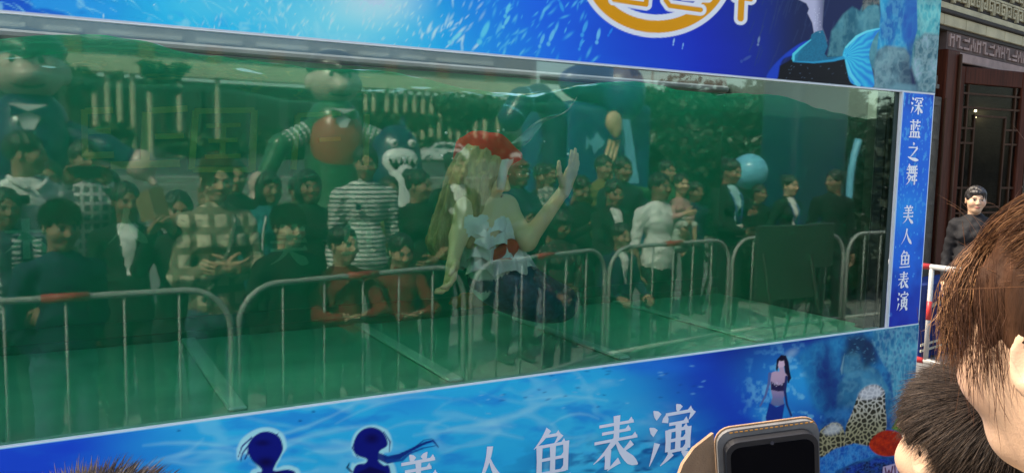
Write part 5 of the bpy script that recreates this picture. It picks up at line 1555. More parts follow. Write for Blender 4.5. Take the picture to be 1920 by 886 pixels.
# ------------------------------------------------------------------ cars
M_CARW = mat('white_car_paint', (.72, .73, .73), rough=.25, var=.03, coat=.6)
M_GLASSC = mat('car_glass', (.015, .02, .022), rough=.05, var=.2, spec=.7)
M_TYRE = mat('tyre', (.02, .02, .02), rough=.85)
M_RIM = mat('alloy_rim', (.45, .45, .46), rough=.3, metal=.8)
M_LAMPR = mat('red_lamp', (.35, .02, .02), rough=.2); M_LAMPW = mat('clear_lamp', (.7, .7, .7), rough=.15)
def car(loc, rz, label, L=4.5, W=1.8, H=1.58, paint=M_CARW):
    t = empty('parked_car', loc, rz); tag(t, label, 'car')
    prof = [(-.5, .30), (-.5, .52), (-.485, .60), (-.36, .64), (-.27, .66), (-.13, .95), (-.02, 1.0), (.16, 1.0), (.33, .93), (.44, .68), (.485, .60), (.5, .45), (.49, .28), (.44, .16), (-.46, .16)]
    pts = [(x * L, z * H) for x, z in prof]
    V, F = [], []; n = len(pts)
    for y, k in ((-W / 2, 0), (-W / 2 + .06, 1), (W / 2 - .06, 1), (W / 2, 0)):
        for x, z in pts:
            tum = max(0, (z / H - .62)) * .55 * (1 if y < 0 else -1)
            V.append((x * (1 if k else .985), y + tum, z if k else min(z, z - .0) - (.02 if z > .9 * H else 0)))
    for r in range(3):
        for i in range(n): F.append((r * n + i, r * n + (i + 1) % n, (r + 1) * n + (i + 1) % n, (r + 1) * n + i))
    F.append(tuple(range(n))[::-1]); F.append(tuple(3 * n + i for i in range(n)))
    mesh_obj('body', V, F, paint, t)
    for sg in (-1, 1):
        yy = lambda z: sg * (W / 2 - max(0, z / H - .62) * .55 + .006)
        for poly in (((-.225, .68), (-.12, .90), (-.015, .93), (-.015, .68)), ((0, .68), (0, .93), (.15, .93), (.20, .68)), ((.215, .68), (.17, .92), (.30, .88), (.39, .70))):
            V = [(x * L, yy(z * H), z * H) for x, z in poly]
            mesh_obj('side_window', V, [(0, 1, 2, 3) if sg < 0 else (3, 2, 1, 0)], M_GLASSC, t)
        b = MB(); b.box((-.18 * L, sg * (W / 2 + .08) - .07, .64 * H), (-.14 * L, sg * (W / 2 + .08) + .07, .71 * H), bev=.02); b.build('mirror', paint, t)
        for x in (-.30, .31):
            b = MB(); b.tube([(x * L, sg * (W / 2 - .19), .33), (x * L, sg * (W / 2 + .012), .33)], .33, 24); w_ = b.build('wheel', M_TYRE, t, False)
            b = MB(); b.tube([(x * L, sg * (W / 2 + .013), .33), (x * L, sg * (W / 2 + .02), .33)], .22, 20); b.build('rim', M_RIM, w_)
        b = MB(); b.box((-.497 * L, sg * .62 - .16, .50 * H), (-.47 * L, sg * .62 + .16, .58 * H), bev=.02); b.build('headlight', M_LAMPW, t)
        b = MB(); b.box((.472 * L, sg * .66 - .14, .52 * H), (.503 * L, sg * .66 + .14, .60 * H), bev=.02); b.build('tail_light', M_LAMPR, t)
    e = .008
    mesh_obj('windscreen', [(-.262 * L - e, -.62, .68 * H), (-.262 * L - e, .62, .68 * H), (-.137 * L - e, .56, .945 * H), (-.137 * L - e, -.56, .945 * H)], [(0, 3, 2, 1)], M_GLASSC, t)
    mesh_obj('rear_window', [(.345 * L + e, -.56, .91 * H), (.345 * L + e, .56, .91 * H), (.435 * L + e, .62, .71 * H), (.435 * L + e, -.62, .71 * H)], [(0, 3, 2, 1)], M_GLASSC, t)
p = mirrored(826, 305, 62.0); car((p[0], p[1], 1.19), math.radians(4), 'white hatchback parked on the road, mirrored above the vested woman', 4.7, 1.85, 1.75)
p = mirrored(1452, 282, 50.0); car((p[0], p[1], 1.19), math.radians(-6), 'white car parked behind the railing, mirrored above the blue ball', 4.5)
p = mirrored(1010, 300, 56.0); car((p[0], p[1], 1.19), math.radians(8), 'pale car parked on the road, mirrored left of the blue tent', 4.4)

# ------------------------------------------------------------------ inflatables standing behind the crowd
def vinyl(name, c): return mat(name, c, rough=.28, var=.06, scale=2, spec=.5)
V_PINK, V_BLACK, V_NAVY, V_WHITE, V_BLUE, V_ORANGE, V_LBLUE, V_CREAM, V_GREEN = (vinyl(n_, c_) for n_, c_ in (('pink_vinyl', (.52, .36, .32)), ('black_vinyl', (.015, .016, .018)), ('navy_vinyl', (.010, .030, .085)), ('white_vinyl', (.7, .7, .7)), ('blue_vinyl', (.012, .080, .22)), ('orange_vinyl', (.36, .085, .045)), ('pale_blue_vinyl', (.16, .50, .70)), ('cream_vinyl', (.60, .40, .24)), ('green_vinyl', (.03, .12, .06))))
def piece(name, S, m, parent, h=.03):
    V, Q, L = S.mesh(h); return mesh_obj(name, V, Q, m, parent, True)
def inflatable_figure(u, v, dist, label, coat, vest, hatm, skin, arm_hi, r=.33, striped=False):
    p = mirrored(u, v, dist); hz = p[2]
    t = empty('inflatable_figure', (p[0], p[1], 0), 0); tag(t, label, 'inflatable')
    S = Sculpt(); S.cone((0, 0, .05), (0, 0, .9), .50, .42, 0, .1); S.cone((0, 0, .9), (0, 0, hz - .55), .42, .36, 0, .1)
    for sx in (-1, 1): S.cone((sx * .25, 0, .1), (sx * .3, .25, .1), .2, .2, 0, .1)
    piece('body', S, coat, t)
    for sx, e, w in ((-1, (-.75, .1, hz - .85 - .45 * (not arm_hi)), (-1.0, .15, hz - 1.35)), (1, (.70, .15, hz - .78), (1.02, .2, hz - .95))):
        S = Sculpt(); S.cone((sx * .28, 0, hz - .62), e, .15, .13, 0, .05); S.cone(e, w, .13, .11, 0, .05); a_ = piece('sleeve', S, coat, t)
        if striped:
            b = MB(); A, B_ = np.array((sx * .28, 0, hz - .62)), np.array(e)
            for q in np.linspace(.25, .95, 6):
                c = A + (B_ - A) * q; d = (B_ - A) / np.linalg.norm(B_ - A) * .02; b.tube([c - d, c + d], .152 - .02 * q, 14)
            b.build('stripe', V_WHITE, a_, True)
        S = Sculpt(); S.ell(w, (.16, .15, .17), 0, .04)
        for k in range(4): S.cone(np.array(w), np.array(w) + np.array([sx * .12, .06 * (k - 1.5), -.20]), .05, .04, 0, .03)
        piece('hand', S, skin, t, .022)
    S = Sculpt(); S.ell((0, .14, hz - .80), (.36, .30, .50), 0, .05); piece('vest', S, vest, t)
    b = MB(); b.prism([(-.16, hz - .36), (.16, hz - .36), (.0, hz - .70)], .40, .415); b.build('shirt_front', V_WHITE, t)
    b = MB()
    for sx in (-1, 1): b.prism([(0, hz - .43), (sx * .15, hz - .37), (sx * .15, hz - .50)], .416, .45)
    b.build('bow_tie', coat, t)
    S = Sculpt(); S.ell((0, .03, hz), (r * 1.02, r * .95, r * .92), 0, .05)
    for sx in (-1, 1): S.ell((sx * r * 1.02, 0, hz - .02), (.06, .08, .11), 0, .03)
    S.ell((0, r * .98, hz - .07), (.11, .10, .09), 0, .05)
    hd = piece('head', S, skin, t, .022)
    for sx in (-1, 1):
        b = MB(); b.sphere((sx * .12, r * .90, hz + .08), (.035, .03, .05), 12, 8); b.build('eye', V_BLACK, hd, True)
    b = MB(); b.tube([(x, r * .93 - x * x * 1.2, hz - .19 + x * x * 1.6) for x in np.linspace(-.15, .15, 9)], .014, 6); b.build('mouth', V_BLACK, hd, True)
    S = Sculpt(); S.ell((0, -.02, hz + r * .62), (r * 1.12, r * 1.08, r * .52), 0, .05); S.cone((0, r * .75, hz + r * .50), (0, r * 1.1, hz + r * .45), .10, .05, 0, .1); S.ell((0, 0, hz + r * .9), (r * .8, r * .8, r * .4), 0, .08); piece('cap', S, hatm, t, .024)
    return t
inflatable_figure(52, 132, 7.2, 'tall inflatable figure in black cap and blue coat mirrored at far left', V_NAVY, V_NAVY, V_BLACK, V_PINK, True)
inflatable_figure(626, 155, 8.2, 'tall inflatable figure in orange vest and striped sleeves mirrored behind the crowd', V_GREEN, V_ORANGE, V_BLACK, V_PINK, True, striped=True)
# toothy fish mascot
p = mirrored(742, 285, 6.4)
t = empty('inflatable_mascot', (p[0], p[1], 0)); tag(t, 'navy inflatable mascot with a white grinning toothy mouth', 'inflatable'); hz = p[2]
S = Sculpt(); S.ell((0, 0, hz - .05), (.30, .26, .36), 0, .1); S.cone((0, 0, .1), (0, 0, hz - .3), .34, .30, 0, .15); S.cone((.12, -.1, hz + .2), (.16, -.18, hz + .42), .07, .02, 0, .08)
for sx in (-1, 1): S.cone((sx * .3, 0, hz - .5), (sx * .52, .1, hz - .85), .10, .05, 0, .06); S.ell((sx * .17, .12, .06), (.14, .22, .08), 0, .08)
piece('body', S, V_NAVY, t, .022)
S = Sculpt(); S.ell((-.02, .20, hz - .10), (.22, .10, .17), 0, .05); S.cone((0, .18, hz - .3), (0, .26, .3), .18, .2, 0, .1); piece('belly', S, V_WHITE, t, .02)
b = MB(); b.prism([(.17 * math.cos(a) - .02, hz - .08 + (.085 if math.sin(a) > 0 else .14) * math.sin(a) * (.25 if math.sin(a) > 0 else 1)) for a in np.linspace(0, 2 * math.pi, 25)[:-1]], .285, .315); b.build('mouth', V_BLACK, t)
b = MB()
for k in range(5): x = -.15 + .065 * k; b.prism([(x - .03, hz - .065), (x + .03, hz - .065), (x, hz - .135)], .316, .33)
b.build('teeth', V_WHITE, t)
for sx in (-1, 1): b = MB(); b.sphere((sx * .11, .22, hz + .10), .05, 12, 8); e_ = b.build('eye', V_WHITE, t, True); b = MB(); b.sphere((sx * .11, .262, hz + .10), .022, 10, 6); b.build('pupil', V_BLACK, e_, True)
# blue air tent with ribbed arch
x0, x1, z0, z1 = bx(1068, 330, 1230, 196, 9.0)
t = empty('air_tent', (x0, -9.0, 0)); tag(t, 'blue inflatable tent with ribbed dark arch and fish picture', 'tent'); Wt = x1 - x0
S = Sculpt(); S.rbox((Wt * .5, -.9, z1 * .5), (Wt * .5, .85, z1 * .5), .12, 0, .02); piece('wall_tube', S, V_BLUE, t, .05)
S = Sculpt(); zA = z1 + .05
arc = [np.array((-.15 - .55 * math.cos(a) - .2, -.3, zA - .75 + .75 * math.sin(a))) for a in np.linspace(0, math.pi * .5, 7)][::-1]
pts = [np.array((-.12, -.3, .05)), np.array((-.12, -.3, zA - .5)), np.array((-.2, -.3, zA - .2)), np.array((-.45, -.3, zA - .02)), np.array((-.8, -.3, zA - .1)), np.array((-1.0, -.3, zA - .4))]
for i in range(len(pts) - 1): S.cone(pts[i], pts[i + 1], .22, .22, 0, .05)
a_ = piece('arch_tube', S, V_NAVY, t, .035)
b = MB()
for i in range(1, 5):
    for q in (.2, .7):
        c = pts[i] + (pts[i + 1] - pts[i]) * q; d = (pts[i + 1] - pts[i]); d = d / np.linalg.norm(d) * .012; b.tube([c - d, c + d], .226, 20)
b.build('pale_stripe', V_LBLUE, a_, True)
p = mirrored(1196, 172, 8.6)
S = Sculpt(); S.ell((p[0] - x0, .0, p[2]), (.40, .38, .52), 0, .1); S.ell((p[0] - x0 - .5, -.2, p[2] + .15), (.7, .3, .35), 0, .2); piece('dome', S, V_BLUE, t, .04)
p = mirrored(1175, 228, 8.3)
S = Sculpt(); S.ell((p[0] - x0, .35, p[2]), (.16, .10, .19), 0, .05); S.ell((p[0] - x0 + .05, .35, p[2] - .14), (.09, .09, .13), 0, .05); piece('shell', S, V_CREAM, t, .02)
pa, pb2 = mirrored(1195, 250, 8.4), mirrored(1212, 345, 8.4)
b = MB(); b.prism([(pa[0] - x0 - .05, pa[2] + .25), (pa[0] - x0 + .10, pa[2] + .25), (pb2[0] - x0 + .12, pb2[2]), (pb2[0] - x0 - .10, pb2[2])], .20, .26); b.build('pale_flap', V_LBLUE, t)
b = MB()
pc_, pd_ = mirrored(1166, 262, 8.4), mirrored(1150, 350, 8.4)
for k in range(3):
    o_ = .09 * k; b.tube([(pc_[0] - x0 + o_, .28, pc_[2]), ((pc_[0] + pd_[0]) / 2 - x0 + o_ - .05, .30, (pc_[2] + pd_[2]) / 2), (pd_[0] - x0 + o_, .28, pd_[2])], .032, 8)
b.build('ribbon', V_CREAM, t, True)
p = mirrored(1130, 268, 8.9); px_, pz_ = p[0] - x0, p[2]
b = MB(); b.prism([(px_ + .15 * math.cos(a), pz_ + .10 * math.sin(a)) for a in np.linspace(0, 2 * math.pi, 21)[:-1]], -.045, -.035); b.prism([(px_ - .13, pz_ + .0), (px_ - .24, pz_ + .12), (px_ - .24, pz_ - .12)], -.045, -.034); b.prism([(px_ - .08, pz_ + .08), (px_ - .02, pz_ + .18), (px_ + .06, pz_ + .09)], -.045, -.034); b.prism([(px_ - .1, pz_ - .08), (px_ - .07, pz_ - .20), (px_ + .02, pz_ - .09)], -.045, -.034); b.build('fish_picture', V_LBLUE, t)
# blue ball and dark blue panel by the far end
p = mirrored(1406, 322, 5.2)
S = Sculpt(); R_ = .235; S.ell((0, 0, 0), (R_, R_, R_), 0, .01)
V, Q, L = S.mesh(.012)
ball = mesh_obj('ball', V, Q, V_LBLUE, None, True); ball.location = (p[0], p[1], p[2]); tag(ball, 'big pale blue ball on a post beside the suited woman with a camera', 'ball')
pst = MB(); pst.tube([(p[0], p[1], 0), (p[0], p[1], p[2] - R_ + .01)], .03, 10); pst.tube([(p[0], p[1], 0), (p[0], p[1], .03)], .16, 20)
tag(pst.build('stand', V_BLACK, None, True), 'thin black post that carries the big pale blue ball', 'stand')
x0, x1, z0, z1 = bx(1498, 330, 1605, 172, 7.0)
t = empty('air_tent', (x0, -7.0, 0)); tag(t, 'dark navy inflatable tent wall with pale curved edge, mirrored at the glass end', 'tent'); Wt = x1 - x0
S = Sculpt(); S.rbox((Wt * .5, -.5, z1 * .55), (Wt * .5, .45, z1 * .55), .15, 0, .02); piece('wall_tube', S, V_NAVY, t, .045)
b = MB(); e0 = mirrored(1612, 262, 6.9); e1 = mirrored(1594, 345, 6.9)
b.tube(smooth_pts([(e0[0] - x0, .08, e0[2]), ((e0[0] + e1[0]) / 2 - x0 - .05, .1, (e0[2] + e1[2]) / 2), (e1[0] - x0, .1, e1[2]), (e1[0] - x0, .1, .6)], 5), .06, 10); b.build('pale_edge', V_LBLUE, t, True)
# dark notice boards standing at the far end of the line of barriers
for u, v0, v1, w_, lab in ((1478, 422, 560, .72, 'large dark notice board standing before the suited woman with a lanyard'), (1540, 418, 500, .34, 'small dark notice board beside the large one at the barrier')):
    p = mirrored(u, v0, 2.55); q_ = mirrored(u, v1, 2.55)
    t = empty('notice_board', (p[0], p[1], 0), .05); tag(t, lab, 'notice board')
    b = MB(); b.box((-w_ / 2, -.02, max(q_[2], .35)), (w_ / 2, .02, p[2]), bev=.008); b.build('panel', mat('slate_panel', (.035, .042, .040), rough=.5, var=.15), t)
    for sx in (-1, 1): b = MB(); b.tube([(sx * w_ * .4, -.03, p[2] - .1), (sx * w_ * .4, -.28 * sx, 0)], .013, 8); b.build('leg', M_RUB, t, True)
# ------------------------------------------------------------------ the people across the barrier, seen in the glass
C_ = lambda n, c, k='plain', c2=(.02, .02, .02), s=1.0: mat_cloth(n, c, k, c2, s)
T_BLACK = C_('black_cloth', (.014, .014, .016)); T_NAVY = C_('navy_jacket', (.018, .028, .07)); T_TEAL = C_('teal_jacket', (.018, .14, .17)); T_RED = C_('red_top', (.20, .020, .018))
T_CREAMCHK = C_('checked_sweater', (.62, .54, .40), 'plaid', (.20, .17, .12), .9); T_STRIPE = C_('striped_sweater', (.68, .68, .65), 'stripes', (.07, .10, .11), 1.0)
T_PLAID = C_('plaid_shirt', (.10, .11, .12), 'plaid', (.5, .5, .5), 1.6); T_ZIG = C_('zigzag_jacket', (.03, .05, .08), 'zigzag', (.6, .62, .62), 1.4)
T_FLORAL = C_('floral_blouse', (.028, .022, .024), 'floral', (.22, .10, .12), 1.3); T_LPLAID = C_('pale_plaid_shirt', (.42, .40, .36), 'plaid', (.18, .18, .2), 1.4)
T_BLOUSE = C_('cream_blouse', (.62, .62, .52)); T_PINK = C_('pink_cardigan', (.52, .28, .27)); T_SUIT = C_('black_suit', (.012, .014, .018)); T_CYAN = C_('pale_blue_blouse', (.35, .60, .66))
T_OLIVE = C_('olive_shirt', (.16, .15, .05)); T_GREEN = C_('green_shirt', (.04, .16, .07)); T_SKIRT = C_('pale_grey_skirt', (.42, .48, .44)); T_POLO = C_('dark_polo', (.02, .026, .04))
GC = 'people watching the show from behind the barriers'
PPL = {}
def at(key, u, vt, D, label, h=None, **k):
    """stand someone so that the top of the head shows in the glass at (u, vt); D = distance from the glass"""
    p = mirrored(u, vt, D)
    hh = h or float(min(max(p[2] - .005, .85), 1.90))
    PPL[key] = person(p[0], p[1], k.pop('rotz', 0.0), hh, label, GC, **k)
    return PPL[key]
at('polo', 46, 246, 3.12, 'person in white polo shirt with dark collar patch, looking right, mirrored at far left', top=M_WHITE, bottom=M_JEANS, turn=-.9, skin='mid', left='down', right='down', sleeve='short', rotz=-.35)
at('zig', 8, 352, 2.98, 'person in dark jacket with white zigzag pattern at the far left edge', top=T_ZIG, skin='tan', left='rail', right='rail', turn=-.3)
at('camera', 158, 262, 3.55, 'person in grey plaid shirt lifting a phone to take a photo', top=T_PLAID, skin='tan', left='photo', right='photo', turn=-.3)
at('waver', 236, 342, 3.0, 'child in black top waving with spread fingers beside the checked sweater', top=T_BLACK, skin='tan', left='down', right='wave', inner=M_WHITE, turn=-.2, hair='short')
at('raiser', 440, 300, 3.75, 'dark-clothed person raising one open hand behind the checked sweater', top=T_BLACK, skin='mid', left='wave', right='down')
at('cuffs', 578, 318, 3.35, 'person in black coat with white printed cuffs leaning on the barrier', top=T_BLACK, skin='tan', left='rail', right='rail', hair='bob', female=True)
at('redsleeve', 644, 422, 2.02, 'small child with folded dark red sleeves on the rail, the left one of two', top=T_RED, skin='fair', left='lean', right='lean', turn=-.4)
at('redsleeve2', 752, 438, 2.22, 'small child resting chin on folded red sleeves, in front of the dark-haired woman', top=T_RED, skin='fair', left='lean', right='lean', nod=.25)
at('striped', 685, 273, 3.28, 'man in white sweater with thin dark stripes across the chest', top=T_STRIPE, skin='mid', left='down', right='down', turn=.25, nod=.12, stout=1.06)
at('darkhair', 786, 318, 3.30, 'woman with tied black hair in black top, looking right', top=T_BLACK, skin='mid', female=True, hair='bun', turn=-.65, left='down', right='front', sleeve='short')
at('vest', 856, 286, 3.62, 'woman in black vest over white shirt with round white badge', top=T_SUIT, skin='mid', female=True, hair='bun', inner=M_WHITE, turn=-.2, left='pocket', right='pocket')
at('glasses', 972, 296, 3.55, 'woman wearing glasses with reddish hair beside the mermaid', top=T_NAVY, skin='tan', female=True, hair='bob', hair_mat=mat('red_hair', (.16, .02, .015), rough=.4, var=.4, scale=30), left='hold', right='hold', turn=-.3)
at('floral', 1052, 392, 2.72, 'person in dark floral blouse bending over the barrier behind the raised mermaid hand', top=T_FLORAL, skin='tan', female=True, hair='bob', left='rail', right='front', turn=-.3, nod=.4)
at('olive', 1133, 291, 4.30, 'person in dark crew-neck shirt standing in front of the fish picture', top=T_OLIVE, skin='mid', left='pocket', right='pocket')
at('bald', 1168, 294, 3.95, 'man with short hair in dark polo shirt, mirrored under the pale flap', top=T_POLO, skin='tan', stout=1.15, left='down', right='hold')
at('teen', 1152, 336, 3.30, 'youth in black jacket with white collar, looking down', top=T_BLACK, skin='mid', inner=M_WHITE, left='front', right='front', turn=.2, nod=.2)
at('small', 1166, 418, 2.78, 'small child in dark coat with a white zip, leaning on the rail', top=T_NAVY, skin='mid', left='rail', right='rail', inner=M_WHITE)
at('carrier', 1018, 306, 4.10, 'person behind carrying a toddler in pale plaid', top=T_BLACK, skin='tan', left='hold', right='hold')
at('stretch', 1252, 300, 4.55, 'person stretching one bare arm sideways above the man holding a baby', top=T_GREEN, skin='mid', left='out', right='down', sleeve='short')
at('dad', 1238, 324, 3.02, 'man in white t-shirt holding a baby in a pink cardigan', top=M_WHITE, skin='tan', left='down', right='hold', sleeve='short', stout=1.1, turn=-.2)
at('staff', 1372, 298, 3.60, 'woman in black suit and pale blue blouse holding a camera, with a lanyard', top=T_SUIT, skin='mid', female=True, hair='bun', left='front', right='hold', inner=T_CYAN, turn=-.15, nod=.15)
at('staff2', 1482, 328, 4.05, 'woman in black suit and white blouse with a lanyard behind the notice board', top=T_SUIT, skin='fair', female=True, hair='bun', inner=M_WHITE, left='pocket', right='pocket')
at('dark', 1566, 318, 3.45, 'person in dark suit in profile looking left at the far glass end', top=T_SUIT, skin='tan', turn=1.2, rotz=.5, left='down', right='down')
at('shade1', 505, 322, 3.60, 'person in teal zipped jacket with white piping, left of the black coat', top=T_TEAL, skin='tan', female=True, hair='bob', left='down', right='front', inner=None, turn=-.2)
at('shade2', 90, 300, 4.10, 'dark-clothed person far back between the polo shirt and the phone photographer', top=T_NAVY, skin='tan', left='pocket', right='pocket')
at('shade3', 935, 330, 4.40, 'dark-clothed person almost hidden behind the mermaid', top=T_BLACK, skin='tan', left='pocket', right='pocket')
at('shade4', 1090, 330, 3.85, 'person in black looking at a phone behind the raised hand', top=T_BLACK, skin='mid', left='phone', right='phone', nod=.4)
at('shade5', 1305, 340, 4.60, 'dark-clothed person in the shade right of the baby', top=T_NAVY, skin='tan', left='pocket', right='pocket')
at('shade6', 560, 330, 4.20, 'person in plaid shirt in the second row behind the black coat', top=T_LPLAID, skin='tan', left='pocket', right='pocket')
at('shade7', 730, 330, 4.30, 'person in olive shirt in the second row between the striped man and the dark-haired woman', top=T_OLIVE, skin='tan', left='pocket', right='pocket')
at('shade8', 200, 318, 3.95, 'person in black in the second row beside the phone photographer', top=T_BLACK, skin='tan', hair='bob', female=True, left='pocket', right='pocket')
at('shade9', 1425, 345, 4.9, 'dark-clothed person standing far back beside the blue ball', top=T_BLACK, skin='tan', left='pocket', right='pocket')
# children carried in arms
def carried(u, vt, D, h, label, hz_drop, **k):
    p = mirrored(u, vt, D)
    o = person(p[0], p[1], k.pop('rotz', 0), h, label, GC, z0=p[2] - h, legs='held', **k)
    return o
baby = carried(1279, 326, 2.98, .86, 'baby in pink cardigan and pale grey skirt held by the man in white t-shirt', 0, top=T_PINK, bottom=T_SKIRT, skirt=True, skin='fair', left='hold', right='front', hair='short', female=True, turn=.2)
todd = carried(1033, 308, 3.72, .85, 'toddler in pale plaid shirt carried behind the raised mermaid hand', 0, top=T_LPLAID, skin='tan', left='hold', right='hold')
# small belongings: parts of the person who wears them
def worn(o, name, pts, r, m, n=6):
    b = MB(); b.tube(pts, r, n); return b.build(name, m, o, True)
M_STRAP = mat_cloth('woven_strap', (.10, .12, .10), 'floral', (.5, .5, .45), 1.5); M_LANY = mat('blue_lanyard', (.02, .10, .30), rough=.6); M_BADGE = mat('white_badge', (.75, .75, .72), rough=.4)
def strap(o, side, m=M_STRAP, r=.016):
    s, w, z, hz = o['_s'], o['_w'], o['_shz'], o['_hz']
    worn(o, 'bag_strap', smooth_pts([(side * w * .62, -.05 * s, z + .01), (side * w * .5, .09 * s, z - .04), (side * .02, .145 * s, z - .22 * s), (-side * .12 * s, .12 * s, z - .46 * s)], 5), r, m)
for k in ('staff', 'staff2'):
    o = PPL[k]; s, z = o['_s'], o['_shz']
    for sx in (-1, 1): worn(o, 'lanyard', smooth_pts([(sx * .07 * s, .0, z + .02), (sx * .06 * s, .115 * s, z - .08), (sx * .01, .15 * s, z - .32 * s)], 4), .007, M_LANY)
    b = MB(); b.box((-.045, .15 * s, z - .44 * s), (.045, .158 * s, z - .32 * s), bev=.003); b.build('badge', M_BADGE, o)
o = PPL['vest']; b = MB(); s, z = o['_s'], o['_shz']; b.tube([(-.09 * s, .125 * s, z - .16), (-.09 * s, .138 * s, z - .16)], .026, 16); b.build('badge', M_BADGE, o)
o = PPL['polo']; s, z = o['_s'], o['_shz']; b = MB(); b.box((-.10 * s, .118 * s, z - .10), (-.03 * s, .128 * s, z - .05)); b.build('collar_patch', V_BLACK, o)
for sx in (-1, 1): worn(o, 'collar', smooth_pts([(sx * .02, .10 * s, z - .02), (sx * .085 * s, .05 * s, z + .035), (sx * .07 * s, -.05 * s, z + .05)], 4), .016, M_WHITE)
for sx in (-1, 1):
    o = PPL['shade1']; s, z = o['_s'], o['_shz']; worn(o, 'piping', smooth_pts([(sx * .05 * s, .11 * s, z - .02), (sx * .085 * s, .14 * s, z - .2), (sx * .07 * s, .13 * s, z - .5)], 4), .006, M_WHITE)
o = PPL['striped']; s, z = o['_s'], o['_shz']; b = MB(); b.box((-.105 * s, .122 * s, z - .15), (-.07 * s, .130 * s, z - .11)); b.build('emblem', T_NAVY, o)
def glasses(o):
    hz, q, = o['_hz'], o['_q']; Rz = -.3
    b = MB()
    R = rot('Z', Rz)
    for sx in (-1, 1):
        ring = [R @ np.array((sx * .031 * q + .020 * q * math.cos(a), .094 * q, .002 + .016 * q * math.sin(a))) + np.array((0, .015, hz)) for a in np.linspace(0, 2 * math.pi, 15)]
        b.tube(ring, .0022, 5, cap=False)
        b.tube([R @ np.array((sx * .05 * q, .092 * q, .004)) + np.array((0, .015, hz)), R @ np.array((sx * .08 * q, .0, .0)) + np.array((0, .015, hz))], .002, 5)
    b.build('glasses', V_BLACK, o)
glasses(PPL['glasses'])
# phones and the camera that people hold up: things of their own
def held_box(o, lx, ly, lz, size, label, name, cat, m):
    c = math.cos(o.rotation_euler.z); s_ = math.sin(o.rotation_euler.z)
    b = MB(); b.box((-size[0] / 2, -size[1] / 2, -size[2] / 2), (size[0] / 2, size[1] / 2, size[2] / 2), bev=.006)
    t = empty(name, (o.location.x + lx * c - ly * s_, o.location.y + lx * s_ + ly * c, o.location.z + lz), o.rotation_euler.z); tag(t, label, cat)
    b.build('body', m, t)
    b = MB(); b.tube([(size[0] * .3, size[1] / 2 + .0005, size[2] * .32), (size[0] * .3, size[1] / 2 + .004, size[2] * .32)], min(size) * .45 + .004, 12); b.build('lens', V_BLACK, t)
o = PPL['camera']; held_box(o, 0, .43 * o['_s'], o['_shz'] + .12, (.15, .009, .075), 'dark phone lifted by the person in grey plaid shirt', 'phone', 'phone', V_BLACK)
o = PPL['staff']; held_box(o, -.02, .33 * o['_s'], o['_shz'] - .28, (.13, .07, .09), 'black camera held by the suited woman in pale blue blouse', 'camera', 'camera', V_BLACK)
o = PPL['shade4']; held_box(o, 0, .40 * o['_s'], o['_shz'] - .06, (.075, .009, .15), 'black phone held by the person behind the raised hand', 'phone', 'phone', V_BLACK)
# the lady at the doors
p = at_depth(1832, 350, 7.2)
lady = person(p[0], p[1], math.atan2(-(CC[0] - 1.2 - p[0]), CC[1] + .6 - p[1]), float(p[2]), 'short black-haired woman in glossy black coat standing before the wooden doors', None, top=C_('glossy_black_coat', (.012, .012, .014), 'plain') , skin='fair', female=True, hair='fringe', coat=True, left='down', right='down', turn=.35, stout=1.12)
lady.data.materials[1].node_tree.nodes['Principled BSDF'].inputs['Roughness'].default_value = .75
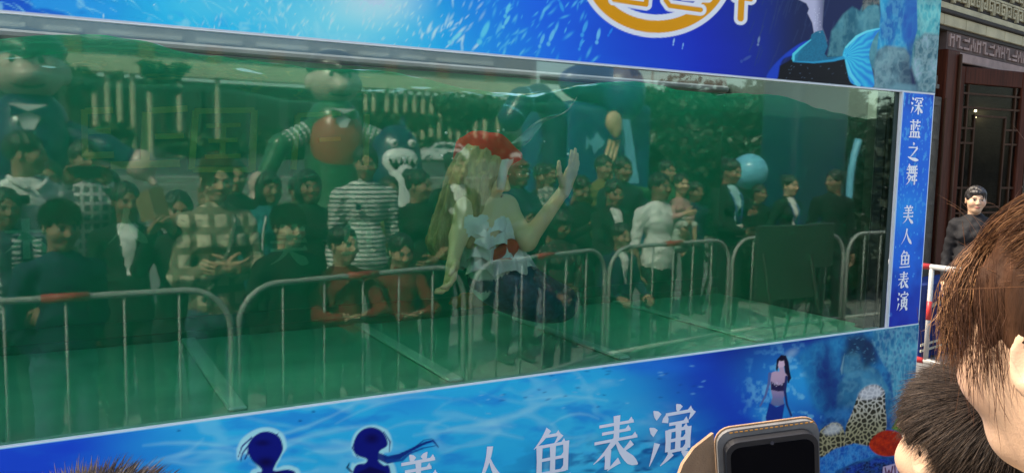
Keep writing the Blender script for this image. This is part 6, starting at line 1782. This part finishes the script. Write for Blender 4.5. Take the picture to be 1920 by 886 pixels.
# ------------------------------------------------------------------ the performer under water
def W(u, v, y): return on_y(u, v, y)
YM = .28
def mermaid():
    S = Sculpt(); s = 1.0
    shL, shR = W(874, 386, YM - .02), W(948, 388, YM); nk = W(910, 372, YM + .01); hd = W(908, 326, YM)
    ch, wa, hp = W(906, 425, YM + .0), W(917, 470, YM + .02), W(930, 512, YM + .05)
    org = np.array([hp[0], hp[1], 0.0])
    loc = lambda p: np.asarray(p) - org
    S.cone(loc(shL), loc(shR), .045, .045, 0, .04); S.ell(loc(ch + np.array([0, .01, .03])), (.105, .075, .10), 1, .05)
    d_ = W(890, 422, YM - .055), W(924, 424, YM - .05)
    for q in d_: S.ell(loc(q), (.052, .045, .050), 1, .03)
    S.cone(loc(ch), loc(wa), .095, .080, 0, .05); S.cone(loc(wa), loc(hp), .092, .115, 1, .05)
    S.cone(loc(nk - np.array([0, 0, .03])), loc(hd - np.array([0, -.01, .03])), .045, .045, 0, .03)
    el, wr = W(988, 452, YM - .12), W(1058, 356, YM - .16)
    S.cone(loc(shR), loc(el), .045, .037, 0, .03); S.cone(loc(el), loc(wr), .037, .024, 0, .02)
    e2, w2 = W(860, 444, YM - .04), W(850, 490, YM - .10)
    S.cone(loc(shL), loc(e2), .042, .035, 0, .03); S.cone(loc(e2), loc(w2), .035, .023, 0, .02)
    # tail: hips, knees forward, then folding back to the fluke
    path = smooth_pts([hp, W(962, 536, YM + .02), W(1015, 560, YM + .02), W(1050, 568, YM + .12), W(1030, 566, YM + .26), W(985, 560, YM + .30), W(935, 556, YM + .30)], 4)
    rad = np.interp(np.linspace(0, 1, len(path)), [0, .25, .5, .75, 1], [.115, .10, .075, .05, .026])
    for i in range(len(path) - 1): S.cone(loc(path[i]), loc(path[i + 1]), rad[i], rad[i + 1], 2, .025)
    fin = path[-1]
    for a, L_ in ((.26, .20), (.10, .24), (-.05, .25), (-.20, .23), (-.34, .18)):
        q = fin + np.array([-math.cos(a) * L_, -.02, math.sin(a) * L_ * .55]); S.cone(loc(fin), loc(q), .020, .007, 3, .02)
    V, Q, L = S.mesh(.0065)
    sk = np.array((.78, .64, .34))
    slot = np.zeros(len(Q), int); lq = L[Q[:, 0]]
    slot[lq == 1] = 1; slot[lq == 2] = 2; slot[lq == 3] = 3
    cz = V[Q].mean(1)[:, 2]
    slot[(lq == 1) & (cz > loc(ch)[2] + .055)] = 0
    Vs, Qs, Ss, Cs = [V], [Q], [slot], [np.tile(sk, (len(V), 1))]; off = len(V)
    hv, hq, hc = head_mesh(1.0, sk, .0045, True)
    Rh = rot('Z', -2.0) @ rot('X', -.25)
    Vs.append(hv @ Rh.T + loc(hd)); Qs.append(hq + off); Ss.append(np.zeros(len(hq), int)); Cs.append(hc); off += len(hv)
    for P0, fd, td, curl, left in ((wr, W(1078, 305, YM - .17) - wr, np.array([-.8, -.5, .2]), .14, False), (w2, W(846, 512, YM - .12) - w2, np.array([0, -1, .4]), .5, True)):
        v, f = hand_mesh(.98, curl, .18, .004)
        X = fd / np.linalg.norm(fd); Y = td - X * (td @ X); Y /= np.linalg.norm(Y); Z = np.cross(X, Y)
        if left: Z = -Z
        B = np.stack([X, Y, Z], 1); v = v @ B.T + loc(P0)
        if np.linalg.det(B) < 0: f = f[:, ::-1]
        Vs.append(v); Qs.append(f + off); Ss.append(np.zeros(len(f), int)); Cs.append(np.tile(sk, (len(v), 1))); off += len(v)
    m_tail = mat('teal_scales', (.012, .075, .12), rough=.35, var=.6, scale=55, spec=.6)
    m_fin = mat('orange_fin', (.55, .20, .05), rough=.4, var=.4, scale=20)
    m_top = mat_cloth('pale_ruffle', (.74, .80, .70))
    o = mesh_obj('person', np.concatenate(Vs), np.concatenate(Qs), [M_SKIN, m_top, m_tail, m_fin], None, True, np.concatenate(Ss), np.concatenate(Cs))
    o.location = org
    tag(o, 'mermaid performer under water waving one raised hand, in red hat and pale top', 'person')
    # hair: fair, drifting
    v, f = hair_mesh(1.0, 'long', .006)
    hm = mat('fair_hair', (.46, .36, .15), rough=.45, var=.4, scale=30, bump=.8, bscale=70, stretch=(1, 1, .25))
    mesh_obj('hair', v @ Rh.T + loc(hd), f, hm, o, True)
    # red hat with white band
    S = Sculpt()
    hp_ = smooth_pts([loc(W(948, 296, YM - .03)), loc(W(925, 285, YM - .02)), loc(W(900, 276, YM + .02)), loc(W(878, 280, YM + .05)), loc(W(862, 296, YM + .07))], 4)
    hr_ = np.interp(np.linspace(0, 1, len(hp_)), [0, .25, .6, 1], [.035, .058, .046, .020])
    for i in range(len(hp_) - 1): S.cone(hp_[i], hp_[i + 1], hr_[i], hr_[i + 1], 0, .03)
    S.ell(loc(W(956, 290, YM - .05)), (.055, .03, .022), 0, .02)
    Vh, Qh, _ = S.mesh(.006, warp=lambda X, Y, Z: .006 * np.sin(X * 60 + Z * 40) * np.sin(Y * 50 + X * 20)); hat = mesh_obj('hat', Vh, Qh, mat_cloth('red_felt', (.80, .035, .022)), o, True)
    b = MB(); b.tube(smooth_pts([loc(W(950, 297, YM - .06)), loc(W(944, 312, YM - .075)), loc(W(941, 334, YM - .085)), loc(W(938, 356, YM - .085))], 4), list(np.interp(np.linspace(0, 1, 13), [0, .4, 1], [.030, .022, .016])), 8)
    b.build('hat_band', mat_cloth('white_felt', (.78, .76, .66)), hat, True)
    # pale veil trailing upwards from the shoulders
    V, F = [], []; n, m = 26, 10
    vp = smooth_pts([W(876, 352, YM + .02), W(905, 318, YM + .07), W(950, 276, YM + .10), W(1000, 246, YM + .12), W(1046, 214, YM + .16)], 6)[:n - 1]
    for i, c in enumerate(vp):
        t = i / (len(vp) - 1)
        for k in range(m):
            q = k / (m - 1) - .5
            V.append(loc(c) + np.array([.20 * q * (.6 + .4 * t), .03 * math.sin(q * 7 + t * 9), (.10 + .05 * t) * q + .014 * math.sin(t * 17 + q * 6)]))
    for i in range(len(vp) - 1):
        for k in range(m - 1): F.append((i * m + k, (i + 1) * m + k, (i + 1) * m + k + 1, i * m + k + 1))
    vm, nt, bs = _new('thin_veil'); bs.inputs['Base Color'].default_value = (.6, .68, .62, 1); bs.inputs['Roughness'].default_value = .8
    tr = nt.nodes.new('ShaderNodeBsdfTransparent'); mx = nt.nodes.new('ShaderNodeMixShader'); mx.inputs[0].default_value = .35
    nt.links.new(tr.outputs[0], mx.inputs[1]); nt.links.new(bs.outputs[0], mx.inputs[2]); nt.links.new(mx.outputs[0], nt.nodes['Material Output'].inputs[0])
    mesh_obj('veil', V, F, vm, o, True)
    b = MB(); nc = loc(nk) + np.array([0, 0, .01]); b.tube([nc + np.array([.050 * math.cos(a), .050 * math.sin(a), -.008 * math.sin(a)]) for a in np.linspace(0, 2 * math.pi, 21)], .004, 6, cap=False); b.build('choker', V_BLACK, o, True)
    # ruffled bodice and orange sash
    b = MB(); n = 40
    for k, (zz, rr_, ww) in enumerate(((.035, .108, .010), (-.015, .115, .016), (-.07, .118, .022), (-.12, .125, .028))):
        c = loc(ch) + np.array([.02 * k, 0, zz])
        V0 = [c + np.array([(rr_ + ww * .6 * math.sin(i * 1.3 + k)) * math.cos(2 * math.pi * i / n), (rr_ * .92 + ww * math.sin(i * 1.7)) * math.sin(2 * math.pi * i / n), .012 * math.sin(i * 2.1)]) for i in range(n)]
        V1 = [c + np.array([(rr_ + .02 + ww * math.sin(i * 1.3 + k + .8)) * math.cos(2 * math.pi * i / n), (rr_ * .92 + .02 + ww * math.sin(i * 1.7 + .6)) * math.sin(2 * math.pi * i / n), -.05 + .014 * math.sin(i * 1.1)]) for i in range(n)]
        b.add(V0 + V1, [(i, n + i, n + (i + 1) % n, (i + 1) % n) for i in range(n)])
    b.build('ruffle', m_top, o, True)
    S = Sculpt(); S.cone(loc(W(925, 480, YM - .10)), loc(W(958, 462, YM - .10)), .018, .032, 0, .02); S.cone(loc(W(940, 474, YM - .1)), loc(W(962, 482, YM - .08)), .022, .012, 0, .02)
    Vh, Qh, _ = S.mesh(.007); mesh_obj('sash', Vh, Qh, mat_cloth('orange_cloth', (.55, .10, .03)), o, True)
    return o
mermaid()
# air bubbles round her: each a tiny clear ball
M_BUB = mat('air_bubble', (.6, .8, .75), rough=.05, spec=.8)
rb = random.Random(4)
b0 = None
for i in range(26):
    u, v, y = rb.gauss(900, 90), rb.uniform(240, 330), rb.uniform(.15, .9)
    p = W(u, v, y)
    if p[2] > WATER_Z - .06: continue
    if b0 is None:
        b = MB(); b.sphere((0, 0, 0), .005, 10, 6); b0 = b.build('bubble', M_BUB, None, True); o = b0
        tag(b0, 'tiny air bubble rising in the green water near the mermaid', 'bubble', 'air bubbles round the mermaid')
    else:
        o = b0.copy(); COL.objects.link(o)
    o.location = p; k = rb.uniform(.5, 1.4); o.scale = (k, k, k)
# ------------------------------------------------------------------ the people right in front of the camera
def scalp_frame(o, turn, nod):
    Rh = rot('Z', turn) @ rot('X', -nod)
    return Rh, np.array([0, .015 * o['_s'], o['_hz']]), o['_q']
def face_to(fr, ff):
    F = CR * np.array([1, 1, 0]) * fr + CF * np.array([1, 1, 0]) * ff
    return math.atan2(-F[0], F[1])
def unit(a): return a / (np.linalg.norm(a, axis=-1, keepdims=True) + 1e-9)
M_STRAND = mat_paint('hair_strand', rough=.5, spec=.22)
SC_C, SC_R = np.array([0, -.016, .030]), np.array([.084, .103, .096])
def on_scalp(d, lift=1.0): return SC_C + unit(d) * SC_R * lift
# -- woman with pinned-up brown hair
p = at_depth(2066, 648, .71); hW = float(p[2] + .118)
woman = person(p[0], p[1], face_to(-.42, .907), hW, 'woman with sunlit brown tied-back hair seen close from behind, in cream checked sweater', None, top=T_CREAMCHK, bottom=M_JEANS, skin='fair', female=True, hair='ponytail', hair_mat=M_HAIR_BROWN, left='crossed', right='crossed', hgrid=.0032, turn=.0, nod=.12)
woman.data.materials[0] = M_SKIN
def woman_hair(o):
    Rh, hc, q = scalp_frame(o, 0, .12); r = np.random.default_rng(12); T = lambda P: (P * q) @ Rh.T + hc
    node = np.array([.01, -.125, .055]); k = 14; paths, wid, col = [], [], []
    n = 15000
    th = r.uniform(-math.pi, math.pi, n * 2); ph = r.uniform(-.35, 1.5, n * 2)
    d = np.stack([np.sin(th) * np.cos(ph), np.cos(th) * np.cos(ph), np.sin(ph)], 1)
    # hairline: nothing on the face, the ears or the neck
    hl = np.where(d[:, 1] > 0, .42 + .10 * np.cos(th * 2), np.where(np.abs(d[:, 0]) > .75, .02, -.32))
    side = (np.abs(d[:, 0]) > .6) & (d[:, 1] > -.1)
    ok = (d[:, 2] > np.where(side, .18 + .9 * np.clip(d[:, 1], 0, 1), hl))
    d = d[ok][:n]; n = len(d)
    clump = r.integers(0, 260, n); cl = r.normal(size=(260, 3)) * .10
    nd = unit((node - SC_C) / SC_R)
    t = np.linspace(0, 1, k)
    P = np.zeros((n, k, 3))
    sw = r.normal(0, .05, (n, 1)) + cl[clump][:, :1]
    lift0 = 1.02 + (.05 + .15 * np.clip(d[:, 2:3], 0, 1)) * r.random((n, 1)) ** 1.3
    for j, tt in enumerate(t):
        dd = unit(d * (1 - tt) + nd[None] * tt * 1.0 + np.stack([np.zeros(n), np.zeros(n), .22 * math.sin(math.pi * tt) * (d[:, 2] * .8 + .2)], 1) + cl[clump] * math.sin(math.pi * tt) * .8)
        lf = lift0 * (1 + .05 * math.sin(math.pi * tt)) + .02 * np.sin(tt * 9 + sw * 40)
        P[:, j] = SC_C + dd * SC_R * lf
    P += r.normal(0, .0011, P.shape) * np.linspace(0, 1, k)[None, :, None]
    paths.append(P); wid.append(r.uniform(.00020, .00046, n))
    dark, mid, lite = np.array((.022, .009, .005)), np.array((.11, .047, .021)), np.array((.30, .15, .068))
    m = np.clip(r.normal(.45, .22, n) + .16 * np.sin(clump * 1.7), 0, 1)[:, None]
    c0 = np.where(m < .5, dark + (mid - dark) * m * 2, mid + (lite - mid) * (m - .5) * 2); col.append(c0)
    # loose locks hanging beside the face
    n2 = 300
    tt = r.random(n2) ** 1.0
    root = on_scalp(np.stack([-.30 + .30 * r.random(n2) - .12 * tt, .60 - .12 * tt + .2 * r.random(n2), .80 - .15 * tt], 1), 1.06)
    tip = np.stack([-.066 + .007 * r.normal(size=n2), .084 - .012 * tt + .008 * r.normal(size=n2), .022 - .05 * r.random(n2)], 1)
    bow = np.stack([-.058 + .012 * r.normal(size=n2), .090 - .010 * tt + .010 * r.normal(size=n2), .055 + .014 * r.normal(size=n2)], 1)
    P = np.zeros((n2, k, 3)); ph2 = r.random((n2, 1)) * 6
    for j, s in enumerate(t):
        P[:, j] = (1 - s) ** 2 * root + 2 * s * (1 - s) * bow + s * s * tip
        P[:, j] += .0015 * np.sin(s * 8 + ph2) * r.choice([-1, 1], (n2, 1))
    paths.append(P); wid.append(r.uniform(.00025, .0005, n2)); m = np.clip(r.normal(.6, .2, n2), 0, 1)[:, None]
    col.append(np.where(m < .5, dark + (mid - dark) * m * 2, mid + (lite - mid) * (m - .5) * 2))
    # flyaway hairs over the crown, wisps at temple and ear
    n3 = 620
    th = r.uniform(-math.pi, math.pi, n3); ph = r.uniform(.25, 1.45, n3); d3 = np.stack([np.sin(th) * np.cos(ph), np.cos(th) * np.cos(ph), np.sin(ph)], 1)
    root = on_scalp(d3, 1.06); dirn = unit(d3 * .55 + unit(node - root) * .8 + r.normal(0, .35, (n3, 3))); L_ = r.uniform(.02, .085, (n3, 1)); P = np.zeros((n3, k, 3)); side = r.normal(0, 1, (n3, 3))
    for j, s in enumerate(t): P[:, j] = root + dirn * L_ * s + side * .012 * s * s + np.array([0, 0, -.018]) * s * s
    paths.append(P); wid.append(r.uniform(.00012, .00026, n3)); col.append(np.tile(mid * 1.3, (n3, 1)))
    n4 = 260
    root = np.stack([-.078 + .004 * r.normal(size=n4), .042 + .018 * r.normal(size=n4), .040 + .016 * r.normal(size=n4)], 1)
    P = np.zeros((n4, k, 3)); L_ = r.uniform(.03, .085, (n4, 1)); side = r.normal(0, 1, (n4, 3))
    for j, s in enumerate(t): P[:, j] = root + np.stack([-.004 + 0 * root[:, 0], -.014 + .02 * side[:, 1], -np.ones(n4)], 1) * L_ * s + side * .006 * s * s
    P[:, :, 0] = np.minimum(P[:, :, 0], -.074)
    paths.append(P); wid.append(r.uniform(.00012, .0003, n4)); col.append(np.tile(dark * 1.6 + mid * .3, (n4, 1)))
    paths = np.concatenate(paths)
    P2 = T(paths.reshape(-1, 3)).reshape(paths.shape)
    strands_mesh('hair_strands', P2, np.concatenate(wid) * q, M_STRAND, o, np.concatenate(col))
woman_hair(woman)
strap(woman, .9)
# -- short haired heads: boy and youth
def short_hair(o, turn, nod, n, seed, c_dark, c_lite, ln=(.022, .05), spike=.55, wid=(.00035, .0007), mess=.35):
    Rh, hc, q = scalp_frame(o, turn, nod); r = np.random.default_rng(seed); k = 7
    d = r.normal(size=(n * 3, 3)); d = unit(d)
    lim = np.where(d[:, 1] > .45, .26, np.where((np.abs(d[:, 0]) > .7) & (d[:, 1] > -.25), .09, -.42))
    d = d[d[:, 2] > lim][:n]; n = len(d)
    whirl = np.array([.02, -.55, .83])
    comb = unit(d - whirl * 1.0 + np.array([.0, .25, -.25])); comb = unit(comb - d * (comb * d).sum(1, keepdims=True))
    cl = r.normal(0, 1, (160, 3)) * mess; ci = r.integers(0, 160, n)
    root = on_scalp(d, .99); L_ = r.uniform(*ln, (n, 1)); P = np.zeros((n, k, 3))
    up = spike * np.clip(d[:, 2:3] + .2, .15, 1)
    dirn = unit(comb + d * up + cl[ci] * .5 + r.normal(0, .45 * mess, (n, 3)))
    for j, s in enumerate(np.linspace(0, 1, k)): P[:, j] = root + dirn * L_ * s + (comb * .008 - d * .004) * s * s
    rad = (((P - SC_C) / SC_R) ** 2).sum(2) ** .5
    P = np.where((rad < 1.0)[..., None], SC_C + (P - SC_C) / np.maximum(rad, .01)[..., None], P)
    m = np.clip(r.normal(.35, .25, n), 0, 1)[:, None]
    P2 = (P.reshape(-1, 3) * q) @ Rh.T + hc
    strands_mesh('hair_strands', P2.reshape(P.shape), r.uniform(*wid, n) * q, M_STRAND, o, np.array(c_dark) * (1 - m) + np.array(c_lite) * m)
M_HAIR_MATT = mat('matt_dark_hair', (.012, .009, .007), rough=.9, var=.4, scale=30, spec=.0)
p = at_depth(1822, 850, 1.15)
boy = person(p[0], p[1], face_to(-.24, .97), float(p[2] + .113), 'boy with short black hair seen from behind beside the woman with tied-back hair', None, top=T_BLACK, skin='fair', hair='short', hair_mat=M_HAIR_MATT, left='pocket', right='pocket', hgrid=.0035, nod=.05)
short_hair(boy, 0, .05, 15000, 5, (.010, .007, .006), (.085, .056, .038), (.026, .054), .24, (.0002, .00042), .22)
p = at_depth(178, 950, .60)
youth = person(p[0], p[1] , face_to(-.15, .95), float(p[2]), 'youth with short spiky brown hair, only the crown showing at lower left', None, top=T_NAVY, bottom=M_JEANS, skin='mid', hair='short', hair_mat=M_HAIR_MATT, left='pocket', right='pocket', nod=.1)
short_hair(youth, 0, .1, 9000, 6, (.016, .010, .008), (.085, .055, .038), (.02, .036), .9, (.00025, .0005))

# -- phone in an open leather flip case, and the person who holds it
PZ = .62
ph = at_depth(1444, 824, PZ)
X = unit(CR * math.cos(.125) + CU * math.sin(.125)); Yn = unit(-CF - .28 * CU + .05 * CR); Zu = unit(np.cross(Yn, X)); X = unit(np.cross(Zu, Yn))
if Zu @ CU < 0: Zu = -Zu
PM = Matrix(((X[0], -Yn[0], Zu[0], ph[0]), (X[1], -Yn[1], Zu[1], ph[1]), (X[2], -Yn[2], Zu[2], ph[2]), (0, 0, 0, 1)))
phone = empty('phone'); phone.matrix_world = PM
tag(phone, 'black phone in an open tan leather flip case held up at the bottom edge', 'phone')
wp, hp_ = .0715, .152
def rrect(x0, z0, x1, z1, r, n=6):
    out = []
    for cx, cz, a0 in ((x1 - r, z1 - r, 0), (x0 + r, z1 - r, 90), (x0 + r, z0 + r, 180), (x1 - r, z0 + r, 270)):
        for a in np.linspace(a0, a0 + 90, n): out.append((cx + r * math.cos(math.radians(a)), cz + r * math.sin(math.radians(a))))
    return out
M_PHONE = mat('phone_shell', (.018, .018, .02), rough=.35, spec=.5); M_SCREEN = mat('phone_screen', (.003, .003, .004), rough=.12, var=.1, spec=.10)
M_LEATH = mat('tan_leather', (.30, .18, .10), rough=.6, var=.15, scale=60, bump=.35, bscale=900); M_LEATHG = mat('grey_case', (.13, .125, .12), rough=.7, var=.15, scale=80); M_STITCH = mat('orange_stitch', (.45, .20, .04), rough=.7)
b = MB(); b.prism(rrect(-wp / 2, -hp_ + .004, wp / 2, .004, .011), -.004, .004); b.build('body', M_PHONE, phone)
b = MB(); b.prism(rrect(-wp / 2 + .0035, -hp_ + .008, wp / 2 - .0035, -.0005, .008), -.0046, -.0041); b.build('screen', M_SCREEN, phone)
b = MB(); b.tube([(.0, -.0047, .0002), (.0, -.0048, .0002)], .0016, 12); b.build('front_lens', mat('lens_ring', (.04, .04, .05), rough=.2), phone)
b = MB(); b.prism(rrect(-wp / 2 - .004, -hp_, wp / 2 + .004, .010, .012), .0042, .0075); case = b.build('case', M_LEATHG, phone)
b = MB(); b.prism(rrect(-wp / 2 - .005, -hp_ - .001, wp / 2 + .0045, .0112, .0125), .0077, .0092); b.build('case_back', M_LEATH, case)
b = MB()
for i in range(17): x = -wp / 2 + .006 + i * .0039; b.box((x, .0036, .0078), (x + .0024, .0041, .0086))
b.build('stitching', M_STITCH, case)
fl = MB(); FR = Matrix.Translation((-wp / 2 - .0055, .006, 0)) @ Matrix.Rotation(math.radians(38), 4, 'Z')
fl.prism([(-.0742, -hp_), (-.002, -hp_), (-.002, .010), (-.026, .0085), (-.040, .002), (-.058, -.020), (-.0742, -.034)], -.0012, .0012, M=FR); fl.build('flap', M_LEATH, phone)
b = MB(); b.tube([FR @ Vector((-.047, -.0014, -.022)), FR @ Vector((-.047, -.0017, -.022))], .0011, 8); b.build('snap', V_BLACK, phone)
# holder: stands right of the camera, both hands under the phone
hold_pos = np.array([ph[0] + .16, ph[1] - .40])
gp_ = PM @ Vector((0.0, .004, -hp_ + .012)); gp_ = np.array(gp_)
hs = 1.56 / 1.7; qh = .5 + .5 * hs; shz = 1.56 - .295 * qh; w_h = .172 * hs
def arm_to(side, target, fd, td, curl):
    sh = np.array([side * w_h, -.01, shz - .058 * hs]); tl = np.array([target[0] - hold_pos[0], target[1] - hold_pos[1], target[2]])
    v = tl - sh; L_ = np.linalg.norm(v); a = .29 * hs
    mid = sh + v * .5; bend = math.sqrt(max(a * a - (L_ / 2) ** 2, .0004)); e = mid + np.array([side * .35, 0, -.93]) * bend
    m = np.array([side, 1, 1])
    return ((e - sh) / hs * m, (tl - sh) / hs * m, np.array(fd) * m, np.array(td) * m, curl)
aR = arm_to(1, gp_ + np.array([.055, -.03, -.075]), (-.45, .35, .82), (-.6, -.6, .3), .75)
aL = arm_to(-1, gp_ + np.array([-.055, -.03, -.085]), (.45, .35, .82), (.6, -.6, .3), .75)
holder = person(hold_pos[0], hold_pos[1], 0.0, 1.56, 'person in black top holding the flip-case phone up with both hands', None, top=T_BLACK, skin='mid', hair='short', left=(aL[0], aL[1], aL[2], aL[3], aL[4]), right=(aR[0], aR[1], aR[2], aR[3], aR[4]))
